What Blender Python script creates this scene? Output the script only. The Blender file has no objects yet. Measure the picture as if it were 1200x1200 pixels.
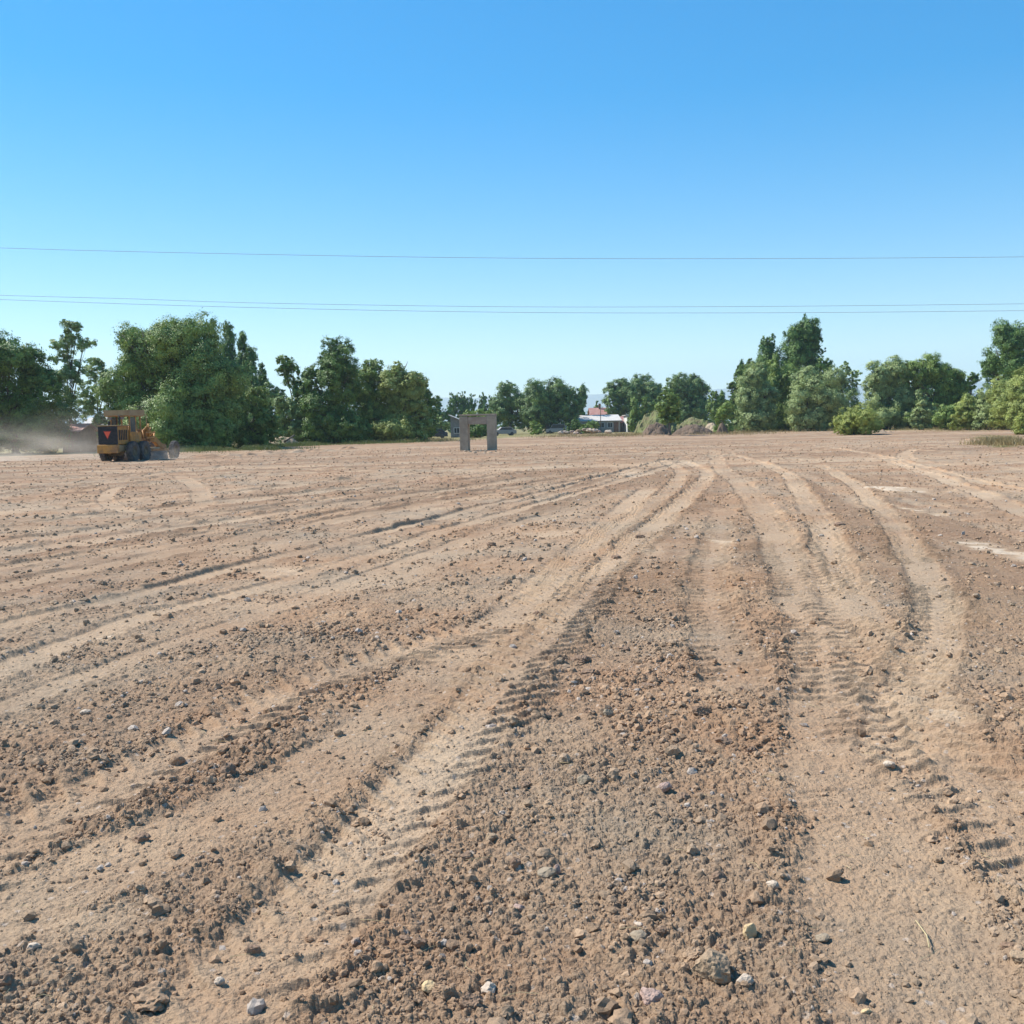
import bpy, math, random
import numpy as np
from mathutils import Matrix, Vector

R = math.radians
C = bpy.context.scene.collection
SC = bpy.context.scene
rng = np.random.default_rng(11)
random.seed(5)

# ------------------------------------------------------------------ camera
CAM_Z = 1.70
F = 600.0 / math.tan(R(27.0))           # focal length for a 1200 px wide frame
PITCH = math.atan(101.0 / F)
ROLL = R(1.2)
_f = np.array([0.0, math.cos(PITCH), -math.sin(PITCH)])
_r0 = np.array([1.0, 0.0, 0.0])
_u0 = np.cross(_r0, _f)
_r = math.cos(ROLL) * _r0 - math.sin(ROLL) * _u0
_u = math.sin(ROLL) * _r0 + math.cos(ROLL) * _u0
cam_d = bpy.data.cameras.new("camera")
cam_d.sensor_width = 36.0
cam_d.lens = 18.0 / math.tan(R(27.0))
cam_d.clip_start = 0.05
cam_d.clip_end = 40000.0
cam = bpy.data.objects.new("camera", cam_d)
C.objects.link(cam)
cam.matrix_world = Matrix(((_r[0], _u[0], -_f[0], 0), (_r[1], _u[1], -_f[1], 0), (_r[2], _u[2], -_f[2], CAM_Z), (0, 0, 0, 1)))
SC.camera = cam

# ------------------------------------------------------------------ sky and sun
SUN_EL, SUN_AZ = 50.0, -70.0            # azimuth measured from the view direction, minus is left
w = bpy.data.worlds.new("World")
SC.world = w
w.use_nodes = True
nt = w.node_tree
nt.nodes.clear()
sky = nt.nodes.new("ShaderNodeTexSky")
sky.sky_type = 'NISHITA'
sky.sun_disc = False
sky.sun_elevation = R(SUN_EL)
sky.sun_rotation = R(SUN_AZ)
sky.altitude = 300
sky.air_density = 1.0
sky.dust_density = 0.1
sky.ozone_density = 1.3
bg = nt.nodes.new("ShaderNodeBackground")
bg.inputs[1].default_value = 0.15
wo = nt.nodes.new("ShaderNodeOutputWorld")
hs = nt.nodes.new("ShaderNodeHueSaturation")
hs.inputs['Saturation'].default_value = 2.0
hs.inputs['Value'].default_value = 1.22
gm = nt.nodes.new("ShaderNodeGamma"); gm.inputs[1].default_value = 0.72
nt.links.new(sky.outputs[0], gm.inputs[0])
nt.links.new(gm.outputs[0], hs.inputs['Color'])
nt.links.new(hs.outputs[0], bg.inputs[0])
nt.links.new(bg.outputs[0], wo.inputs[0])
sun_d = bpy.data.lights.new("sun", 'SUN')
sun_d.energy = 5.0
sun_d.angle = R(0.5)
sun_d.color = (1.0, 0.95, 0.87)
sun = bpy.data.objects.new("sun", sun_d)
C.objects.link(sun)
sd = Vector((math.sin(R(SUN_AZ)) * math.cos(R(SUN_EL)), math.cos(R(SUN_AZ)) * math.cos(R(SUN_EL)), math.sin(R(SUN_EL))))
sun.rotation_euler = sd.to_track_quat('Z', 'Y').to_euler()
sun.location = sd * 50
SC.view_settings.view_transform = 'Standard'
SC.view_settings.look = 'None'
SC.view_settings.exposure = 0.62
SC.view_settings.gamma = 1.0
SC.view_settings.use_curve_mapping = False
SC.cycles.use_denoising = True
SC.cycles.max_bounces = 6
SC.cycles.diffuse_bounces = 3
SC.cycles.transparent_max_bounces = 12
SC.cycles.volume_bounces = 1
SC.cycles.volume_max_steps = 96
SC.cycles.volume_step_rate = 2.0

# ------------------------------------------------------------------ helpers
def ray(px, py):
    d = _f + _r * ((px - 600.0) / F) - _u * ((py - 600.0) / F)
    return d

def at(px, py, z=0.0):
    """ground point seen at (px, py) of the photograph"""
    d = ray(px, py)
    t = (z - CAM_Z) / d[2]
    return np.array([d[0] * t, d[1] * t, z])

def at_y(px, py, Y):
    """point at distance Y straight ahead seen at (px, py)"""
    d = ray(px, py)
    t = Y / d[1]
    return np.array([d[0] * t, Y, CAM_Z + d[2] * t])

def tag(o, label=None, cat=None, group=None, kind=None):
    if label: o['label'] = label
    if cat: o['category'] = cat
    if group: o['group'] = group
    if kind: o['kind'] = kind
    return o

def empty(name, loc, rz=0.0):
    o = bpy.data.objects.new(name, None)
    C.objects.link(o)
    o.location = loc
    o.rotation_euler = (0, 0, rz)
    o.empty_display_size = 0.3
    return o

def np_mesh(name, v, quads=None, tris=None, smooth=False):
    me = bpy.data.meshes.new(name)
    v = np.asarray(v, dtype=np.float32)
    me.vertices.add(len(v))
    me.vertices.foreach_set("co", v.ravel())
    nq = 0 if quads is None else len(quads)
    nt_ = 0 if tris is None else len(tris)
    loops = []
    tot = []
    if nq:
        loops.append(np.asarray(quads, dtype=np.int32).ravel()); tot.append(np.full(nq, 4, np.int32))
    if nt_:
        loops.append(np.asarray(tris, dtype=np.int32).ravel()); tot.append(np.full(nt_, 3, np.int32))
    loops = np.concatenate(loops); tot = np.concatenate(tot)
    me.loops.add(len(loops))
    me.loops.foreach_set("vertex_index", loops)
    me.polygons.add(len(tot))
    start = np.concatenate([[0], np.cumsum(tot)[:-1]]).astype(np.int32)
    me.polygons.foreach_set("loop_start", start)
    me.polygons.foreach_set("loop_total", tot)
    me.polygons.foreach_set("use_smooth", np.full(len(tot), smooth, dtype=bool))
    me.update(calc_edges=True)
    return me

def link(name, me, mat, parent=None, loc=None):
    o = bpy.data.objects.new(name, me)
    if mat is not None: me.materials.append(mat)
    C.objects.link(o)
    if parent is not None: o.parent = parent
    if loc is not None: o.location = loc
    return o

class MB:
    def __init__(s): s.v = []; s.f = []
    def box(s, x0, x1, y0, y1, z0, z1, taper=0.0):
        b = len(s.v)
        s.v += [(x0, y0, z0), (x1, y0, z0), (x1, y1, z0), (x0, y1, z0),
                (x0 + taper, y0 + taper, z1), (x1 - taper, y0 + taper, z1), (x1 - taper, y1 - taper, z1), (x0 + taper, y1 - taper, z1)]
        s.f += [tuple(b + i for i in q) for q in ((0, 3, 2, 1), (4, 5, 6, 7), (0, 1, 5, 4), (1, 2, 6, 5), (2, 3, 7, 6), (3, 0, 4, 7))]
        return s
    def prism(s, prof, a0, a1, axis='x'):
        """closed 2-D outline extruded from a0 to a1; outline is (y,z) for axis x, (x,z) for axis y, (x,y) for z"""
        b = len(s.v); n = len(prof)
        for a in (a0, a1):
            for p, q in prof:
                s.v.append((a, p, q) if axis == 'x' else (p, a, q) if axis == 'y' else (p, q, a))
        s.f.append(tuple(b + i for i in range(n)))
        s.f.append(tuple(b + n + i for i in reversed(range(n))))
        for i in range(n):
            j = (i + 1) % n
            s.f.append((b + i, b + n + i, b + n + j, b + j))
        return s
    def tube(s, pts, rad, n=8, cap=True):
        pts = [Vector(p) for p in pts]
        if not hasattr(rad, '__len__'): rad = [rad] * len(pts)
        b = len(s.v)
        for i, p in enumerate(pts):
            t = (pts[min(i + 1, len(pts) - 1)] - pts[max(i - 1, 0)]).normalized()
            up = Vector((0, 0, 1)) if abs(t.z) < 0.9 else Vector((1, 0, 0))
            a = t.cross(up).normalized(); c = a.cross(t)
            for k in range(n):
                an = 2 * math.pi * k / n
                s.v.append(tuple(p + a * (math.cos(an) * rad[i]) + c * (math.sin(an) * rad[i])))
        for i in range(len(pts) - 1):
            for k in range(n):
                k2 = (k + 1) % n
                s.f.append((b + i * n + k, b + i * n + k2, b + (i + 1) * n + k2, b + (i + 1) * n + k))
        if cap:
            s.f.append(tuple(b + k for k in reversed(range(n))))
            s.f.append(tuple(b + (len(pts) - 1) * n + k for k in range(n)))
        return s
    def lathe_x(s, prof, cx, cy, cz, n=28):
        """profile (offset along x, radius) turned about an x axis through (cy, cz)"""
        b = len(s.v); m = len(prof)
        for k in range(n):
            an = 2 * math.pi * k / n
            for a, r in prof:
                s.v.append((cx + a, cy + r * math.cos(an), cz + r * math.sin(an)))
        for k in range(n):
            k2 = (k + 1) % n
            for i in range(m - 1):
                s.f.append((b + k * m + i, b + k * m + i + 1, b + k2 * m + i + 1, b + k2 * m + i))
        return s
    def build(s, name, mat, parent=None, smooth=False, bevel=0.0):
        me = bpy.data.meshes.new(name)
        me.from_pydata(s.v, [], s.f)
        me.update()
        import bmesh
        bm = bmesh.new(); bm.from_mesh(me); bmesh.ops.recalc_face_normals(bm, faces=bm.faces)
        if bevel: bmesh.ops.bevel(bm, geom=list(bm.edges), offset=bevel, segments=2, affect='EDGES', profile=0.6)
        bm.to_mesh(me); bm.free()
        if smooth:
            for p in me.polygons: p.use_smooth = True
        return link(name, me, mat, parent)

def mat_new(name):
    m = bpy.data.materials.new(name); m.use_nodes = True
    n = m.node_tree.nodes; l = m.node_tree.links
    p = n['Principled BSDF']
    return m, n, l, p

def rgb(c): return (c[0], c[1], c[2], 1.0)

def weathered(name, col, col2, scale=1.5, rough=0.75, metal=0.0, bump=0.15, bscale=30):
    """real surface: two tones mixed by uneven wear plus fine grain"""
    m, n, l, p = mat_new(name)
    tc = n.new("ShaderNodeTexCoord")
    a = n.new("ShaderNodeTexNoise"); a.inputs['Scale'].default_value = scale; a.inputs['Detail'].default_value = 8; a.inputs['Roughness'].default_value = 0.7
    l.new(tc.outputs['Object'], a.inputs['Vector'])
    cr = n.new("ShaderNodeValToRGB"); cr.color_ramp.elements[0].position = 0.38; cr.color_ramp.elements[1].position = 0.62
    cr.color_ramp.elements[0].color = rgb(col); cr.color_ramp.elements[1].color = rgb(col2)
    l.new(a.outputs['Fac'], cr.inputs[0]); l.new(cr.outputs[0], p.inputs['Base Color'])
    b = n.new("ShaderNodeTexNoise"); b.inputs['Scale'].default_value = bscale; b.inputs['Detail'].default_value = 5
    l.new(tc.outputs['Object'], b.inputs['Vector'])
    bp = n.new("ShaderNodeBump"); bp.inputs['Strength'].default_value = bump; bp.inputs['Distance'].default_value = 0.02
    l.new(b.outputs['Fac'], bp.inputs['Height']); l.new(bp.outputs[0], p.inputs['Normal'])
    p.inputs['Roughness'].default_value = rough; p.inputs['Metallic'].default_value = metal
    return m

# ------------------------------------------------------------------ noise on arrays
def _hash(ix, iy, seed):
    h = (ix.astype(np.int64) * 374761393 + iy.astype(np.int64) * 668265263 + seed * 2246822519) & 0xFFFFFFFF
    h = ((h ^ (h >> 13)) * 1274126177) & 0xFFFFFFFF
    h = ((h ^ (h >> 16)) * 2654435761) & 0xFFFFFFFF
    return ((h ^ (h >> 15)) & 0xFFFFFF).astype(np.float32) / 16777215.0

def vnoise(x, y, seed):
    ix = np.floor(x); iy = np.floor(y); fx = (x - ix).astype(np.float32); fy = (y - iy).astype(np.float32)
    fx = fx * fx * fx * (fx * (fx * 6 - 15) + 10); fy = fy * fy * fy * (fy * (fy * 6 - 15) + 10)
    a = _hash(ix, iy, seed); b = _hash(ix + 1, iy, seed); c = _hash(ix, iy + 1, seed); d = _hash(ix + 1, iy + 1, seed)
    return (a + (b - a) * fx) * (1 - fy) + (c + (d - c) * fx) * fy

def fbm(x, y, wl, octaves, seed, gain=0.5):
    s = 0; amp = 1.0; tot = 0; ca, sa = math.cos(0.6), math.sin(0.6)
    x = x / wl; y = y / wl
    for o in range(octaves):
        s = s + amp * (vnoise(x, y, seed + o * 17) - 0.5); tot += amp
        x, y = (x * ca - y * sa) * 2.03 + 11.3, (x * sa + y * ca) * 2.03 - 7.1
        amp *= gain
    return s / tot * 2

def lumps(x, y, cell, seed, fill=0.8):
    """half-buried rounded lumps, one at most per cell; unit height"""
    jx = x + cell * 0.8 * (vnoise(x / (cell * 0.7), y / (cell * 0.7), seed + 5) - 0.5)
    jy = y + cell * 0.8 * (vnoise(x / (cell * 0.7), y / (cell * 0.7), seed + 6) - 0.5)
    X = jx / cell; Y = jy / cell
    ix = np.floor(X); iy = np.floor(Y)
    out = np.zeros(X.shape, np.float32)
    for dx in (-1, 0, 1):
        for dy in (-1, 0, 1):
            cx = ix + dx; cy = iy + dy
            px = cx + _hash(cx, cy, seed); py = cy + _hash(cx, cy, seed + 1)
            rad = 0.2 + 0.55 * _hash(cx, cy, seed + 2) ** 1.6
            on = _hash(cx, cy, seed + 3) < fill
            d2 = ((X - px) ** 2 + (Y - py) ** 2) / (rad * rad)
            h = np.where(on, rad * np.sqrt(np.clip(1 - d2, 0, 1)), 0)
            out = np.maximum(out, h)
    return out / 0.75

def sstep(a, b, x):
    t = np.clip((x - a) / (b - a), 0, 1)
    return t * t * (3 - 2 * t)

def broad(x, y):
    """large, gentle undulation of the graded field"""
    r = np.hypot(x, y)
    a = np.clip((r - 4) / 40, 0, 1)
    return (0.05 * fbm(x, y, 9.0, 2, 901) + 0.10 * a * fbm(x, y, 34.0, 2, 902)).astype(np.float32)

def gz(x, y): return float(broad(np.array([float(x)]), np.array([float(y)]))[0])

# ------------------------------------------------------------------ ground grid (one sheet, finer where one stands)
th_d = np.arange(-49.0, 49.0001, 0.064)
th = np.concatenate([np.arange(-180, -49.5, 1.5), th_d, np.arange(50, 180, 1.5)])
th = np.radians(th)
rr = [0.05, 0.5, 1.0, 1.5]
r = 1.9
while r < 130:
    rr.append(r)
    r *= 1 + (0.0021 if r < 9 else 0.0021 + 0.0022 * min(1, (r - 9) / 15))
while r < 9200:
    rr.append(r); r *= 1.03
rr = np.array(rr + [9200.0])
TH, RR = np.meshgrid(th, rr)
GX = (RR * np.sin(TH)); GY = (RR * np.cos(TH))
NR, NT = GX.shape

T_in = np.zeros(GX.shape, np.float32)      # how far pressed down by wheels, 0..1
T_h = np.zeros(GX.shape, np.float32)       # height given by wheels
T_pale = np.zeros(GX.shape, np.float32)    # dusty, pale soil

def spline(P, step):
    P = np.array(P, float)
    Q = np.vstack([2 * P[0] - P[1], P, 2 * P[-1] - P[-2]])
    out = []
    for i in range(1, len(Q) - 2):
        p0, p1, p2, p3 = Q[i - 1], Q[i], Q[i + 1], Q[i + 2]
        L = np.linalg.norm(p2 - p1)
        n = max(3, min(60, int(L / step)))
        for k in range(n):
            t = k / n
            out.append(0.5 * ((2 * p1) + (-p0 + p2) * t + (2 * p0 - 5 * p1 + 4 * p2 - p3) * t * t + (-p0 + 3 * p1 - 3 * p2 + p3) * t ** 3))
    out.append(P[-1])
    return np.array(out)

def along(pix, m):
    """grid points within m of a line through ground points: slice, mask, signed offset, distance run"""
    P = np.array([at(px, py)[:2] for px, py in pix])
    S = spline(P, 0.5)
    arc = np.concatenate([[0], np.cumsum(np.linalg.norm(np.diff(S, axis=0), axis=1))])
    U, A = WU, WA
    U.fill(99.0)
    touched = []
    for k in range(len(S) - 1):
        a, b = S[k], S[k + 1]
        if max(a[1], b[1]) < 0.5: continue
        rs = [math.hypot(*a), math.hypot(*b)]
        i0 = np.searchsorted(rr, max(0.3, min(rs) - m)); i1 = np.searchsorted(rr, max(rs) + m)
        ta = math.atan2(a[0], a[1]); tb = math.atan2(b[0], b[1])
        dt = m / max(0.5, min(rs))
        j0 = np.searchsorted(th, min(ta, tb) - dt); j1 = np.searchsorted(th, max(ta, tb) + dt)
        if i1 <= i0 or j1 <= j0: continue
        x = GX[i0:i1, j0:j1]; y = GY[i0:i1, j0:j1]
        d = b - a; L2 = d @ d
        if L2 < 1e-9: continue
        t = np.clip(((x - a[0]) * d[0] + (y - a[1]) * d[1]) / L2, 0, 1)
        ex = x - (a[0] + t * d[0]); ey = y - (a[1] + t * d[1])
        dist = np.hypot(ex, ey)
        side = np.sign(ex * d[1] - ey * d[0])
        u = U[i0:i1, j0:j1]; mk = dist < np.abs(u)
        u[mk] = (dist * side)[mk]
        A[i0:i1, j0:j1][mk] = (arc[k] + t * math.sqrt(L2))[mk]
        touched.append((i0, i1, j0, j1))
    if not touched: return None
    i0 = min(t[0] for t in touched); i1 = max(t[1] for t in touched); j0 = min(t[2] for t in touched); j1 = max(t[3] for t in touched)
    sl = (slice(i0, i1), slice(j0, j1))
    sel = np.abs(U[sl]) < m
    return sl, sel, U[sl][sel], A[sl][sel]
WU = np.zeros(GX.shape, np.float32); WA = np.zeros(GX.shape, np.float32)
T_rough = np.zeros(GX.shape, np.float32)

def strip(pix, width, amt, seed):
    """a belt of turned, cloddy soil"""
    r_ = along(pix, width * 1.2)
    if r_ is None: return
    sl, sel, u, s = r_
    x = GX[sl][sel]; y = GY[sl][sel]
    v = np.abs(u) / (width / 2) + 1.5 * fbm(x, y, 0.6 * width + 0.2, 4, 800 + seed, 0.6)
    c = T_rough[sl]; c[sel] = np.maximum(c[sel], amt * (1 - sstep(0.2, 1.5, v)) * np.clip(0.62 + 0.9 * fbm(x, y, 0.8, 3, 830 + seed), 0.2, 1))

def track(pix, width, depth, berm, pale, tread=0.0, pitch=0.2, slant=0.55, t0=0.0, t1=1e9, seed=1, flat=0.9):
    """a wheel track through ground points; tread is the height of the bars the tyre leaves"""
    r_ = along(pix, width * 1.6 + 0.1)
    if r_ is None: return
    sl, sel, u, s = r_
    x = GX[sl][sel]; y = GY[sl][sel]
    width = width * (0.82 if tread > 0.02 else 0.9)
    wob = 0.06 * fbm(x, y, 0.45, 3, 300 + seed) + 0.06 * fbm(x, y, 3.0, 1, 310 + seed)
    hw = width / 2
    v = np.abs(u + wob * min(1, width * 2)) / hw
    inside = 1 - sstep(0.8, 1.12, v)
    wear = np.clip(0.75 + 0.9 * fbm(x, y, 2.5, 2, 320 + seed), 0.15, 1.1)
    bank = np.exp(-((v - 1.25) / 0.3) ** 2) * np.clip(0.5 + 1.3 * fbm(x, y, 0.5, 2, 330 + seed), 0, 1.5)
    h = (-depth * inside * wear + berm * bank) * (0.38 + 0.22 * sstep(8, 25, np.hypot(x, y)))
    if tread > 0:
        q = ((s + slant * np.abs(u) + 0.04 * fbm(x, y, 0.5, 2, 340 + seed)) / pitch) % 1.0
        bar = sstep(0.05, 0.52, q) * (1 - sstep(0.52, 0.68, q))
        tread_z = 1 - 0.3 * np.clip(T_in[sl][sel], 0, 1)
        zone = tread_z * sstep(0.10, 0.40, v) * (1 - sstep(1.35, 1.75, v + 0.5 * fbm(x, y, 0.3, 2, 341 + seed)))
        live = sstep(0.22, 0.42, 0.62 + fbm(x, y, 1.8, 2, 350 + seed)) * np.clip((s - t0) / 1.0, 0, 1) * np.clip((t1 - s) / 1.0, 0, 1)
        h = h + (0.40 + 0.24 * sstep(3.2, 7.0, np.hypot(x, y))) * tread * (bar - 0.3) * zone * live * np.clip(0.95 + 0.6 * fbm(x, y, 0.10, 2, 345 + seed), 0.4, 1.3)
    T_h[sl][sel] += h.astype(np.float32)
    cur = T_in[sl]; cur[sel] = np.maximum(cur[sel], inside * flat)
    cp = T_pale[sl]; cp[sel] = np.maximum(cp[sel], pale * inside * wear * (0.55 + 0.45 * sstep(0.1, 0.9, v < 0.8)))

# the pair of wide bar-tread tracks through the middle
track([(799, 541), (826, 552), (822, 568), (796, 593), (757, 626), (712, 666), (668, 712), (628, 758), (588, 808), (545, 862), (500, 920), (440, 985), (370, 1060), (300, 1132), (215, 1215)],
      0.56, 0.035, 0.035, 1.0, tread=0.05, pitch=0.19, slant=0.7, seed=1)
track([(770, 541), (797, 552), (790, 570), (762, 594), (722, 620), (690, 645), (650, 688), (590, 724), (500, 758), (400, 790), (300, 835), (190, 890), (60, 950), (-120, 1040)],
      0.55, 0.03, 0.03, 0.55, tread=0.045, pitch=0.2, slant=0.7, seed=2)
track([(760, 575), (700, 630), (632, 690), (540, 765), (430, 855), (330, 920), (210, 975), (80, 1025), (-60, 1090)],
      0.6, 0.03, 0.025, 0.75, tread=0.012, pitch=0.2, seed=3)
# long ruts running off to the left
track([(860, 528), (790, 538), (720, 556), (640, 578), (560, 598), (480, 616), (400, 636), (310, 654), (233, 673), (157, 696), (80, 713), (0, 730), (-120, 757)],
      0.45, 0.09, 0.05, 0.85, tread=0.012, seed=4)
track([(870, 530), (800, 543), (720, 568), (640, 590), (560, 612), (470, 640), (400, 660), (300, 688), (200, 712), (117, 740), (0, 784), (-120, 825)],
      0.5, 0.06, 0.04, 0.8, tread=0.015, seed=5)
track([(640, 606), (560, 628), (480, 655), (380, 690), (280, 725), (150, 770), (0, 830)], 0.35, 0.03, 0.02, 0.35, seed=6)
fan = [(0, 560, 420, 545), (0, 573, 520, 548), (0, 603, 560, 553), (0, 618, 600, 553), (0, 636, 640, 555), (0, 652, 660, 558), (0, 668, 680, 560), (0, 690, 690, 565),
       (0, 583, 500, 540), (60, 566, 460, 535), (200, 560, 700, 536), (300, 572, 760, 534)]
for k, (x0, y0, x1, y1) in enumerate(fan):
    pts = []
    for i in range(7):
        t = i / 6
        px = x0 - 60 + (x1 - x0 + 60) * t
        py = y0 + 8 + (y1 - y0 - 8) * t - 7 * math.sin(math.pi * t) * (0.6 + 0.4 * math.sin(k)) + 1.2 * math.sin(3.1 * t + k * 2)
        pts.append((px, py))
    track(pts, 0.5 + 0.2 * (k % 3), 0.05, 0.05, 0.5 + 0.3 * (k % 2), seed=10 + k, flat=0.5)
track([(150, 600), (128, 590), (122, 581), (138, 572), (200, 566), (300, 557), (420, 545)], 0.5, 0.04, 0.03, 0.8, seed=30)
track([(210, 560), (232, 573), (236, 588), (215, 600)], 0.6, 0.03, 0.03, 0.6, seed=31)
# the group of tracks on the right
track([(836, 528), (843, 547), (873, 573), (900, 615), (917, 650), (940, 690), (962, 730), (975, 780), (982, 840), (990, 910), (1010, 1000), (1040, 1100), (1075, 1215)],
      0.72, 0.03, 0.035, 0.55, tread=0.04, pitch=0.18, slant=-0.35, seed=7)
track([(850, 532), (880, 540), (917, 553), (943, 583), (960, 613), (973, 657), (982, 697), (1002, 735), (1032, 780), (1066, 825), (1100, 880), (1150, 940), (1230, 1020)],
      0.60, 0.035, 0.035, 0.95, tread=0.05, pitch=0.18, slant=-0.45, seed=8)
track([(960, 545), (1000, 567), (1027, 593), (1053, 630), (1077, 663), (1092, 707), (1092, 750), (1083, 795), (1064, 830), (1050, 880)],
      0.52, 0.035, 0.03, 0.9, tread=0.055, pitch=0.17, slant=-0.3, seed=9)
track([(850, 600), (838, 640), (832, 690), (840, 740), (860, 800)], 0.55, 0.02, 0.02, 0.15, tread=0.04, pitch=0.2, slant=-0.2, seed=22)
track([(1210, 604), (1140, 575), (1090, 556), (1045, 541), (1020, 535)], 0.6, 0.04, 0.05, 1.0, seed=23)
track([(1210, 540), (1120, 545), (1060, 536), (1075, 526), (1130, 519), (1220, 514)], 0.7, 0.04, 0.05, 0.9, seed=24)
track([(1210, 575), (1130, 560), (1085, 548), (1010, 530), (950, 521)], 0.5, 0.04, 0.05, 0.8, seed=25)
track([(720, 528), (820, 532), (920, 527), (1010, 522), (1090, 516)], 0.8, 0.04, 0.06, 0.7, seed=26)
track([(560, 540), (680, 532), (800, 524), (930, 518)], 0.8, 0.04, 0.06, 0.6, seed=27)
track([(860, 540), (900, 535), (960, 530), (1050, 527), (1120, 530)], 0.6, 0.04, 0.06, 0.6, seed=28)
track([(180, 556), (330, 540), (470, 528), (600, 522), (740, 517)], 0.8, 0.05, 0.06, 0.6, seed=29)

for k_, a_ in enumerate([
    ([(770, 680), (765, 760), (755, 840), (750, 920)], 0.9, 0.8), ([(760, 850), (750, 960), (745, 1080), (740, 1215)], 0.85, 0.95),
    ([(620, 900), (580, 1000), (530, 1100), (480, 1215)], 0.45, 0.9), ([(880, 760), (880, 860), (880, 960), (900, 1080)], 0.5, 0.85),
    ([(500, 900), (440, 950), (370, 1010), (290, 1080), (180, 1180)], 0.26, 1.1), ([(400, 850), (300, 890), (180, 930), (60, 975), (-60, 1020)], 0.5, 1.1),
    ([(240, 880), (100, 900), (-40, 940)], 0.9, 0.8), ([(420, 740), (300, 775), (150, 820), (0, 880)], 1.2, 0.6), ([(560, 690), (480, 715), (380, 745)], 1.1, 0.6),
    ([(1075, 900), (1110, 980), (1160, 1050), (1230, 1130)], 0.26, 1.1), ([(830, 590), (850, 640), (860, 700)], 1.3, 0.8), ([(940, 570), (975, 620), (1010, 680), (1030, 720)], 0.7, 0.8),
    ([(1110, 620), (1150, 700), (1180, 800), (1210, 900)], 1.0, 0.6), ([(600, 1130), (640, 1215)], 0.6, 0.8), ([(690, 700), (655, 740), (600, 800), (560, 850)], 0.22, 0.9),
    ([(590, 630), (540, 645), (490, 660)], 0.9, 0.9), ([(0, 715), (80, 700), (160, 680)], 0.7, 0.8), ([(735, 625), (700, 655), (650, 700), (590, 760)], 0.35, 0.8)]):
    strip(*a_, seed=k_)

def patch(px, py, rx, ry, amt, rot=0.0, seed=0):
    c = at(px, py); ex = at(px + rx, py); ey = at(px, py - ry)
    a = abs(ex[0] - c[0]); b = abs(ey[1] - c[1])
    x = GX - c[0]; y = GY - c[1]
    sel = (np.abs(x) < 2.2 * a) & (np.abs(y) < 2.2 * b)
    xs = x[sel] / a; ys = y[sel] / b
    xs, ys = xs * math.cos(rot) - ys * math.sin(rot), xs * math.sin(rot) + ys * math.cos(rot)
    gx = GX[sel]; gy = GY[sel]
    d = np.hypot(xs, ys) + 1.0 * fbm(gx, gy, 1.3 * a, 4, 500 + seed, 0.65)
    T_pale[sel] = np.maximum(T_pale[sel], 1.25 * amt * (1 - sstep(0.25, 1.1, d)) * np.clip(0.9 + 0.8 * fbm(gx, gy, 0.35 * a + 0.1, 3, 520 + seed), 0.2, 1.1))
    T_in[sel] = np.maximum(T_in[sel], 0.8 * (1 - sstep(0.4, 1.1, d)))
for k, a in enumerate([(1040, 572, 36, 6, 1.6, 0.4), (1064, 598, 12, 10, 1.3, 0), (1186, 650, 34, 18, 1.5, 0.3), (1076, 826, 52, 30, 0.9, 0), (848, 638, 16, 6, 1.0, 0),
                       (760, 648, 22, 8, 0.8, 0), (640, 628, 40, 6, 0.7, 0), (125, 743, 14, 5, 1.4, 0), (330, 668, 40, 6, 0.8, 0), (60, 1075, 110, 25, 0.7, 0),
                       (740, 556, 30, 5, 1.0, 0), (205, 706, 40, 5, 0.7, 0), (180, 645, 60, 8, 0.4, 0)]):
    patch(*a, seed=k)

# drag lines left by the blade, running with the passes
def streaks(ax_, ay_, bx_, by__, seed):
    p_, q_ = at(ax_, ay_), at(bx_, by__)
    d = (q_ - p_)[:2]; d /= np.linalg.norm(d)
    X = (GX - p_[0]) * d[0] + (GY - p_[1]) * d[1]; Y = (GX - p_[0]) * d[1] - (GY - p_[1]) * d[0]
    Y = Y + 0.5 * fbm(X, Y, 14.0, 2, seed)
    return 0.6 * fbm(X / 30, Y, 0.55, 3, seed + 1) + 0.55 * fbm(X / 18, Y, 1.9, 3, seed + 2) + 0.25 * fbm(GX, GY, 1.6, 4, seed + 3, 0.7)
sA = streaks(0, 700, 640, 572, 700); sB = streaks(1060, 700, 880, 545, 720); sC = streaks(0, 545, 900, 520, 740)
px_ = 600 + F * GX / np.maximum(GY, 0.5)
wB = sstep(650, 850, px_); wC = sstep(28, 45, RR)
st = (sA * (1 - wB) + sB * wB) * (1 - wC) + sC * wC
T_pale = np.maximum(T_pale, (0.6 + 0.25 * wC) * sstep(0.10, 0.42, st) * sstep(5, 14, RR)).astype(np.float32)
T_in = np.maximum(T_in, 0.55 * sstep(0.1, 0.4, st) * sstep(5, 14, RR)).astype(np.float32)

# relief
bz = broad(GX, GY)
rough = np.maximum(0.36 + 0.34 * sstep(-0.4, 0.4, 0.5 * st + 0.6 * fbm(GX, GY, 2.2, 3, 40)), T_rough).astype(np.float32)
rough2 = np.clip(0.35 + 0.75 * rough, 0, 1.1) * (1 - 0.92 * np.minimum(T_in * 1.1, 1))
far = np.clip(RR / 12.0, 1, 2.2)
H = bz + T_h
H += rough2 * (0.016 * fbm(GX, GY, 0.42, 3, 50)) * far + 0.012 * fbm(GX, GY, 1.1, 2, 51) * far
H -= (0.035 * st * sstep(5, 14, RR) * (1 + wC)).astype(np.float32)
near = slice(0, int(np.searchsorted(rr, 14.0)))
mid = slice(0, int(np.searchsorted(rr, 60.0)))
fade = lambda a, b, s: (1 - sstep(a, b, RR[s]))
g8 = (0.46 - 0.12 * T_in[near] + 0.50 * rough2[near])
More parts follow.
